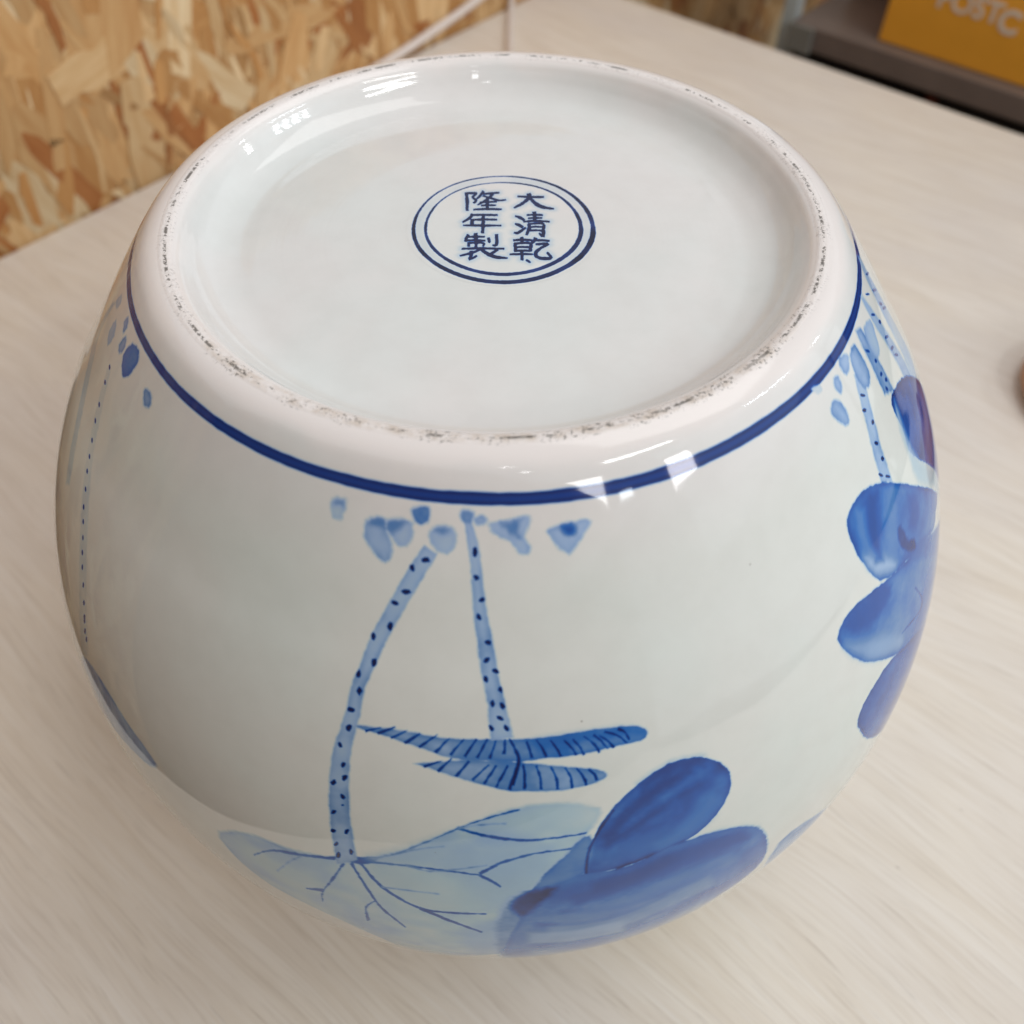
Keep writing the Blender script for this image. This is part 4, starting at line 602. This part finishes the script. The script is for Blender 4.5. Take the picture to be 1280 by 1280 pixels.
# the seal: a printed disc flush with the base
cx, cyy = .0250, .0310; ring = 96; rings = 4
vs = [(cx * U, cyy * U, -.0995 * U)]; fs = []
for q in range(1, rings + 1):
    for j in range(ring):
        t = 2 * math.pi * j / ring; rr = .31 * q / rings
        vs.append(((cx + rr * math.cos(t)) * U, (cyy + rr * math.sin(t)) * U, -.0995 * U))
for j in range(ring): fs.append((0, 1 + j, 1 + (j + 1) % ring))
for q in range(rings - 1):
    for j in range(ring):
        a_, b_ = 1 + q * ring + j, 1 + q * ring + (j + 1) % ring; fs.append((a_, a_ + ring, b_ + ring, b_))
me = mesh('seal_mark', vs, fs); uvl = me.uv_layers.new(name='UVMap')
for lo_ in me.loops:
    c = vs[lo_.vertex_index]; uvl.data[lo_.index].uv = ((c[0] / U - cx + SR) / (2 * SR), (c[1] / U - cyy + SR) / (2 * SR))
sm = link('seal_mark', me, SEAL, pot)
sm['label'] = 'six blue Chinese characters inside a double ring'

# ---------------------------------------------------------------- table
k = NT('whitewashed_wood'); oc = k.n('ShaderNodeTexCoord').outputs['Object']
v = k.mapping(oc, rot=(0, 0, math.atan2(-B.y, B.x)), scale=(1, 1, 1))        # x runs along the grain
v = k.mapping(v, scale=(1 / U,) * 3)
warp = k.noise(k.mapping(v, scale=(.22, .8, 1)), 1.0, 2)
sepn = k.n('ShaderNodeCombineXYZ'); k.set(sepn.inputs[1], k.math('MULTIPLY', k.math('SUBTRACT', warp, .5), .9))
va = k.n('ShaderNodeVectorMath', operation='ADD'); k.set(va.inputs[0], v); k.set(va.inputs[1], sepn.outputs[0]); vw = va.outputs[0]
g1 = k.noise(k.mapping(vw, scale=(.55, 5.5, 1)), 1.6, 5, .62)
g2 = k.noise(k.mapping(vw, scale=(1.5, 44, 1)), 1.3, 4, .6)
g3 = k.noise(k.mapping(vw, scale=(3.0, 70, 1)), 1.2, 3, .55)
cl = k.noise(k.mapping(v, scale=(.35, .55, 1)), 1.4, 3)
col = k.mix(k.ss(g1, .32, .70), (.765, .685, .585), (.83, .765, .68))
col = k.mix(k.ss(cl, .35, .68, 0, .55), col, (.72, .665, .63))
col = k.mix(k.math('MULTIPLY', k.ss(g2, .50, .70), .36), col, (.56, .48, .405))
col = k.mix(k.math('MULTIPLY', k.ss(g2, .48, .30), .35), col, (.84, .80, .76))
col = k.mix(k.math('MULTIPLY', k.ss(g3, .60, .74), .36), col, (.44, .37, .30))
spk = k.noise(k.mapping(v, scale=(1, 2.2, 1)), 9, 2)
col = k.mix(k.math('MULTIPLY', k.ss(spk, .74, .80), .5), col, (.30, .25, .20))
k.pset(Base_Color=col, Roughness=k.math('ADD', .40, k.math('MULTIPLY', g2, .18)), Normal=k.bump(k.math('ADD', g2, k.math('MULTIPLY', g3, .6)), .25, .0005))
TABLEM = k.m
tb = thing('table', 'pale whitewashed wooden table under the pot, pushed against the strand board wall', 'table', (0, 0, -13.7))
org = tb.location.copy()
bm = bmesh.new()
L1 = 13.6
def corner(px_, py_): return Vector((px_, py_, 0)) * U
# outline of the top: wall corner, right front, near edge, left edge
out = [room(.02, .03, 0), room(.02, 17.0, 0), room(10.5, 17.0, 0), corner(-1.40, -3.3), corner(-3.35, 1.65) , room(9.0, .03, 0)]
out = [room(.02, .03, 0), room(.02, 15.0, 0), room(11.2, 15.0, 0), corner(-1.75, -3.60), corner(-3.85, 2.60), room(8.2, .03, 0)]
for zz in (TZ - .42, TZ):
    for q in out: bm.verts.new((q.x, q.y, zz * U))
bm.verts.ensure_lookup_table(); n = len(out)
F = [bm.faces.new([bm.verts[i] for i in range(n)]), bm.faces.new([bm.verts[n + i] for i in range(n)][::-1])]
for i in range(n): F.append(bm.faces.new([bm.verts[i], bm.verts[(i + 1) % n], bm.verts[n + (i + 1) % n], bm.verts[n + i]]))
bmesh.ops.recalc_face_normals(bm, faces=bm.faces)
bmesh.ops.bevel(bm, geom=list(bm.edges), offset=.03 * U, segments=2, affect='EDGES')
fin('tabletop', bm, TABLEM, tb, origin=org)
STEEL = plain('grey_painted_steel', (.36, .40, .41), .42, .0, .08)
for (a_, b_) in ((.8, .8), (.8, 14.2), (9.6, 14.2), (7.2, 1.4)):
    fin('leg', rbox(a_, a_ + .6, b_, b_ + .6, -13.69, TZ - .43, .04), STEEL, tb, origin=org)

# ---------------------------------------------------------------- floor
k = NT('brown_floor'); oc = k.n('ShaderNodeTexCoord').outputs['Object']
nn = k.noise(oc, 3, 5, .6); k.pset(Base_Color=k.mix(nn, (.07, .040, .024), (.12, .075, .045)), Roughness=.55)
fl = link('floor', mesh('floor', [V(-60, -60, -13.7), V(60, -60, -13.7), V(60, 60, -13.7), V(-60, 60, -13.7)], [(0, 1, 2, 3)]), k.m, None, 'structure')

# ---------------------------------------------------------------- strand board wall
k = NT('strand_board'); at = k.n('ShaderNodeAttribute', attribute_name='strand'); uvn = k.n('ShaderNodeUVMap')
f1 = k.noise(k.mapping(uvn.outputs[0], scale=(1.2, 9, 1)), 1.5, 4, .6)
f2 = k.noise(k.mapping(uvn.outputs[0], scale=(.5, 1.0, 1)), 1.5, 2)
c = k.mix(k.ss(f1, .3, .75), at.outputs['Color'], k.mix(1.0, at.outputs['Color'], (.84, .72, .58), 'MULTIPLY'))
c = k.mix(k.ss(f2, .55, .8, 0, .5), c, k.mix(1.0, at.outputs['Color'], (.80, .60, .40), 'MULTIPLY'))
k.pset(Base_Color=c, Roughness=.48, Normal=k.bump(f1, .3, .0006))
STRANDM = k.m
BOARD = plain('resin_wood_board', (.34, .17, .065), .5, 0, .4, 300)
WX0, WX1, WZ0, WZ1 = -9.0, 14.9, -13.6, 3.4
wl = thing('strand_board_wall', 'golden brown wall of pressed strand board behind the table', 'wall', (0, 0, -13.7)); worg = wl.location.copy()
fin('board', rbox(WX0, WX1, -.35, -.03, WZ0, WZ1), BOARD, wl, origin=worg)
r = np.random.RandomState(3)
PAL = [((.66, .41, .185), 36), ((.73, .51, .27), 22), ((.58, .31, .11), 24), ((.42, .165, .045), 12), ((.82, .65, .41), 10), ((.46, .26, .10), 6)]
wt = np.array([w for _, w in PAL], float); wt /= wt.sum()
vs = []; fs = []; cols = []; uvs = []
def flakes(n, a0, a1, z0, z1, smin=.35, smax=1.9, wmul=1.0):
    for i in range(n):
        L = r.uniform(smin, smax) * .5; Wd = min(L * .7, float(np.exp(r.normal(-2.35, .62))) * wmul); ca = r.uniform(a0, a1); cz = r.uniform(z0, z1)
        ph = r.normal(math.pi / 2 + .05, .34) if r.rand() < .84 else r.uniform(0, math.pi); ct, st = math.cos(ph), math.sin(ph)
        K = 7; bow = r.normal(0, .10) * L; e0, e1 = r.uniform(.1, .8, 2)
        def wd(j):
            f = 1.0
            if j == 0: f = e0
            elif j == K: f = e1
            elif j in (1, K - 1): f = .85
            return Wd * f
        up_ = [(-L + 2 * L * j / K + r.normal(0, L * .05), bow * math.sin(math.pi * j / K) + wd(j) * r.uniform(.75, 1.15)) for j in range(K + 1)]
        dn = [(x + r.normal(0, L * .06), bow * math.sin(math.pi * j / K) - wd(j) * r.uniform(.75, 1.15)) for j, (x, _) in enumerate(up_)]
        h = -.028 + .05 * r.rand() ** 1.3; tx, ty = r.normal(0, .012), r.normal(0, .03); base = len(vs)
        cc = PAL[r.choice(len(PAL), p=wt)][0]; cc = np.array(cc) * r.uniform(.78, 1.05); uo = r.uniform(0, 50, 2)
        ringp = up_ + dn[::-1]; m_ = len(ringp)
        for dz in (0, -.022):
            for (x, y) in ringp:
                a_ = ca + x * ct - y * st; z_ = cz + x * st + y * ct
                vs.append(room(min(max(a_, WX0 + .05), WX1 - .05), max(h + x * tx + y * ty + dz, -.0295), min(max(z_, WZ0 + .05), WZ1 - .05)))
                uvs.append((uo[0] + x, uo[1] + y))
        base0 = base
        for j in range(K): fs.append((base + j, base + j + 1, base + m_ - 2 - j, base + m_ - 1 - j))
        for j in range(m_): fs.append((base + j, base + m_ + j, base + m_ + (j + 1) % m_, base + (j + 1) % m_))
        cols.append((cc, m_ * 2))
flakes(1300, -8.5, 9.5, -6.2, .6, .5, 1.8, 1.5)
flakes(5200, -8.5, 9.5, -6.2, .6, .25, 1.4, .75)
flakes(6500, -8.5, 9.5, -6.2, .6, .12, .9, .36)
flakes(2400, -8.9, 14.9, -13, 3.3, .7, 2.2, 2.2)
me = mesh('wood_strands', vs, fs)
ca_ = me.color_attributes.new('strand', 'FLOAT_COLOR', 'POINT'); buf = np.ones((len(vs), 4), np.float32); o_ = 0
for cc, n in cols: buf[o_:o_ + n, :3] = cc; o_ += n
ca_.data.foreach_set('color', buf.ravel())
uvl = me.uv_layers.new(name='UVMap'); li = np.zeros(len(me.loops), np.int32); me.loops.foreach_get('vertex_index', li)
uvl.data.foreach_set('uv', np.array(uvs, np.float32)[li].ravel())
so = link('wood_strands', me, STRANDM, wl, 'stuff'); so.matrix_parent_inverse = Matrix.Translation(-worg)

link('added_shade_wall', mesh('added_shade_wall', [room(15, -.3, -13.7), room(15, 30, -13.7), room(15, 30, 8.5), room(15, -.3, 8.5), room(15.4, -.3, -13.7), room(15.4, 30, -13.7), room(15.4, 30, 8.5), room(15.4, -.3, 8.5)], [(0, 1, 2, 3), (7, 6, 5, 4), (0, 3, 7, 4), (1, 5, 6, 2), (3, 2, 6, 7)]), plain('brown_shade_board', (.25, .16, .09), .5, 0, .3, 30), None, 'structure')  # unseen wall added to darken and warm the pot's lower left

# ---------------------------------------------------------------- cables
CABLE = plain('white_cable_sheath', (.74, .66, .61), .38, 0, .03)
c1 = [room(4.7, .07, TZ + .05), room(4.4, .08, TZ + .05), room(3.2, .07, TZ + .06), room(2.3, .07, TZ + .155), room(1.66, .07, TZ + .25), room(.8, .07, TZ + .42), room(-.4, .07, TZ + .75), room(-1.6, .07, TZ + 1.3)]
o = link('cable', tube(c1, .043 * U, name='cable'), CABLE); o['label'] = 'white cable lying along the foot of the strand board wall'; o['category'] = 'cable'
c2 = [Vector(q) * U for q in ((.3, 2.1, TZ + .035), (.12, 3.2, TZ + .035), (.17, 5.0, TZ + .035), (.176, 7.2, TZ + .035), (.20, 8.0, TZ + .035), (.215, 8.16, TZ + .06), (.225, 8.20, TZ + .3), (.23, 8.22, TZ + 1.2))]
o = link('cable', tube(c2, .034 * U, name='cable'), CABLE); o['label'] = 'thin white cable running straight across the tabletop behind the pot'; o['category'] = 'cable'

# ---------------------------------------------------------------- rack beyond the table's right edge
RACKW = plain('dark_brown_board', (.18, .14, .12), .5, 0, .25, 25)
BLACK = plain('black_plastic', (.012, .012, .013), .4, 0, .1)
GREYM = plain('pale_grey_metal', (.46, .52, .53), .4, 0, .08)
rk = thing('storage_rack', 'dark shelving rack with a pale grey post beyond the right edge of the table', 'rack', tuple(CN + A * -3 + B * 7 + Vector((0, 0, -13.7)))); ro_ = rk.location.copy()
def rp(name, *a, mat=RACKW, bev=.02): return fin(name, rbox(*a, bev), mat, rk, origin=ro_)
for nm, z in (('shelf', -3.05), ('shelf', -8.4), ('shelf', 1.6)): rp(nm, -5.2, -1.32, 2.32, 12.2, z - .27, z)
rp('dark_backing', -5.36, -5.22, 2.1, 12.4, -13.6, 4.5)  # added dark sheet standing in for the unlit room behind the shelves
rp('post', -1.58, -1.42, 2.12, 2.30, -13.69, 5, mat=GREYM); rp('post', -5.2, -5.04, 2.12, 2.30, -13.69, 5, mat=GREYM)
rp('post', -1.58, -1.42, 12.22, 12.40, -13.69, 5, mat=GREYM)
rp('bracket', -1.31, -1.26, 2.32, 2.62, -3.34, -3.05, mat=plain('grey_bracket', (.22, .22, .20), .5), bev=.008)

# goods on the rack
def box_thing(name, label, cat, a0, a1, b0, b1, z0, z1, mat, flap=None):
    t = thing(name, label, cat, tuple(CN + A * ((a0 + a1) / 2) + B * ((b0 + b1) / 2) + Vector((0, 0, z0)))); og = t.location.copy()
    fin('carton', rbox(a0, a1, b0, b1, z0, z1, .025), mat, t, origin=og)
    return t, og
ORANGE = plain('orange_card', (.80, .37, .035), .45, 0, .06)
t, og = box_thing('orange_box', 'orange yellow cardboard box with white capital letters on the rack at top right', 'box', -3.4, -1.5, 3.30, 6.2, -3.045, -1.55, ORANGE)
WHITE = plain('white_print', (.70, .60, .50), .5)
fin('lid_seam', rbox(-1.498, -1.492, 3.34, 6.16, -1.93, -1.915), plain('seam_shadow', (.25, .10, .01), .6), t, origin=og)
def text(s, a_, b_, z_, size, mat, parent, og, name='lettering', wgt=.012):
    cu = bpy.data.curves.new(name, 'FONT'); cu.body = s; cu.size = size * U; cu.extrude = .003 * U; cu.offset = wgt * U; cu.space_character = 1.02
    tmp = bpy.data.objects.new('tmp', cu); COL.objects.link(tmp); dg = bpy.context.evaluated_depsgraph_get()
    me = bpy.data.meshes.new_from_object(tmp.evaluated_get(dg)); bpy.data.objects.remove(tmp)
    me.name = name; me.materials.clear()
    Mx = Matrix(((B.x, 0, A.x, 0), (B.y, 0, A.y, 0), (0, 1, 0, 0), (0, 0, 0, 1))); Mx.translation = room(a_, b_, z_)
    me.transform(Mx); o = link(name, me, mat, parent); o.matrix_parent_inverse = Matrix.Translation(-og); return o
text('POST', -1.494, 3.80, -2.545, .285, WHITE, t, og, wgt=.007)
text('C', -1.494, 4.47, -2.60, .31, WHITE, t, og, wgt=.012)
fin('printed_line', rbox(-1.498, -1.492, 4.25, 5.9, -2.22, -2.15), WHITE, t, origin=og)
CARD = plain('brown_card', (.26, .13, .08), .6, 0, .15)
box_thing('brown_box', 'dark brown cardboard box left of the orange box', 'box', -4.6, -2.6, 2.45, 3.9, -3.045, -2.15, CARD)
t, og = box_thing('black_case', 'black plastic case lying on top of the brown cardboard box', 'case', -4.4, -2.7, 2.75, 3.8, -2.145, -1.75, BLACK)
fin('handle', rbox(-2.69, -2.64, 3.05, 3.45, -2.02, -1.9, .02), plain('blue_grey_plastic', (.05, .09, .13), .4), t, origin=og)
for i, (b0, b1, zt, lab, mt) in enumerate(((2.36, 4.0, -3.42, 'added black crate darkening the gap under the shelf, nearest the pale grey post', BLACK), (4.2, 5.9, -3.40, 'added black crate darkening the gap under the orange box, right of the other crate', BLACK))):  # crates added so the gap under the shelf stays dark
    t = thing('added_dark_crate', lab, 'crate', tuple(CN + A * -2.4 + B * ((b0 + b1) / 2) + Vector((0, 0, -8.395))), 'added black crates darkening the gap above the lower shelf'); og = t.location.copy()
    bm = bmesh.new()
    for w in ((-3.6, -1.5, b0, b1, -8.395, -8.3), (-3.6, -3.5, b0, b1, -8.3, zt), (-1.6, -1.5, b0, b1, -8.3, zt), (-3.5, -1.6, b0, b0 + .1, -8.3, zt), (-3.5, -1.6, b1 - .1, b1, -8.3, zt)): rbox(*w, bm=bm)
    fin('tub', bm, mt, t, origin=og)
    bm = bmesh.new(); rbox(-1.495, -1.44, b0, b1, zt - .12, zt + .0, bm=bm)
    fin('rim', bm, mt, t, origin=og)
fin_ = thing('paper_bundle', 'small red brown packet standing between the two black crates', 'packet', tuple(CN + A * -2.0 + B * 4.1 + Vector((0, 0, -8.395)))); og = fin_.location.copy()
fin('packet', rbox(-2.4, -1.5, 4.03, 4.17, -8.395, -3.42, .02), plain('red_brown_paper', (.16, .04, .025), .5), fin_, origin=og)

# ---------------------------------------------------------------- small brown thing at the right edge
BR = plain('brown_glazed_clay', (.42, .20, .09), .35, 0, .25, 12)
t = thing('clay_lid', 'small rounded brown clay lid lying on the table at the right edge of the photo', 'lid', (4.20, 1.84, TZ)); og = t.location.copy()
def lathe2(name, prof_, mat, parent, n=48):
    vs = [(r_ * U * math.cos(2 * math.pi * j / n), r_ * U * math.sin(2 * math.pi * j / n), z_ * U) for r_, z_ in prof_ for j in range(n)]
    fs = [(i * n + j, i * n + (j + 1) % n, (i + 1) * n + (j + 1) % n, (i + 1) * n + j) for i in range(len(prof_) - 1) for j in range(n)]
    fs.append(tuple(range(n))[::-1]); fs.append(tuple((len(prof_) - 1) * n + j for j in range(n)))
    me = mesh(name, vs, fs); me.polygons.foreach_set('use_smooth', [True] * len(me.polygons)); return link(name, me, mat, parent)
lathe2('dome', [(.52, .004), (.60, .03), (.64, .09), (.62, .17), (.52, .27), (.34, .35), (.12, .385)], BR, t)
lathe2('knob', [(.10, .37), (.09, .42), (.14, .46), (.16, .52), (.12, .57), (.03, .59)], BR, t)
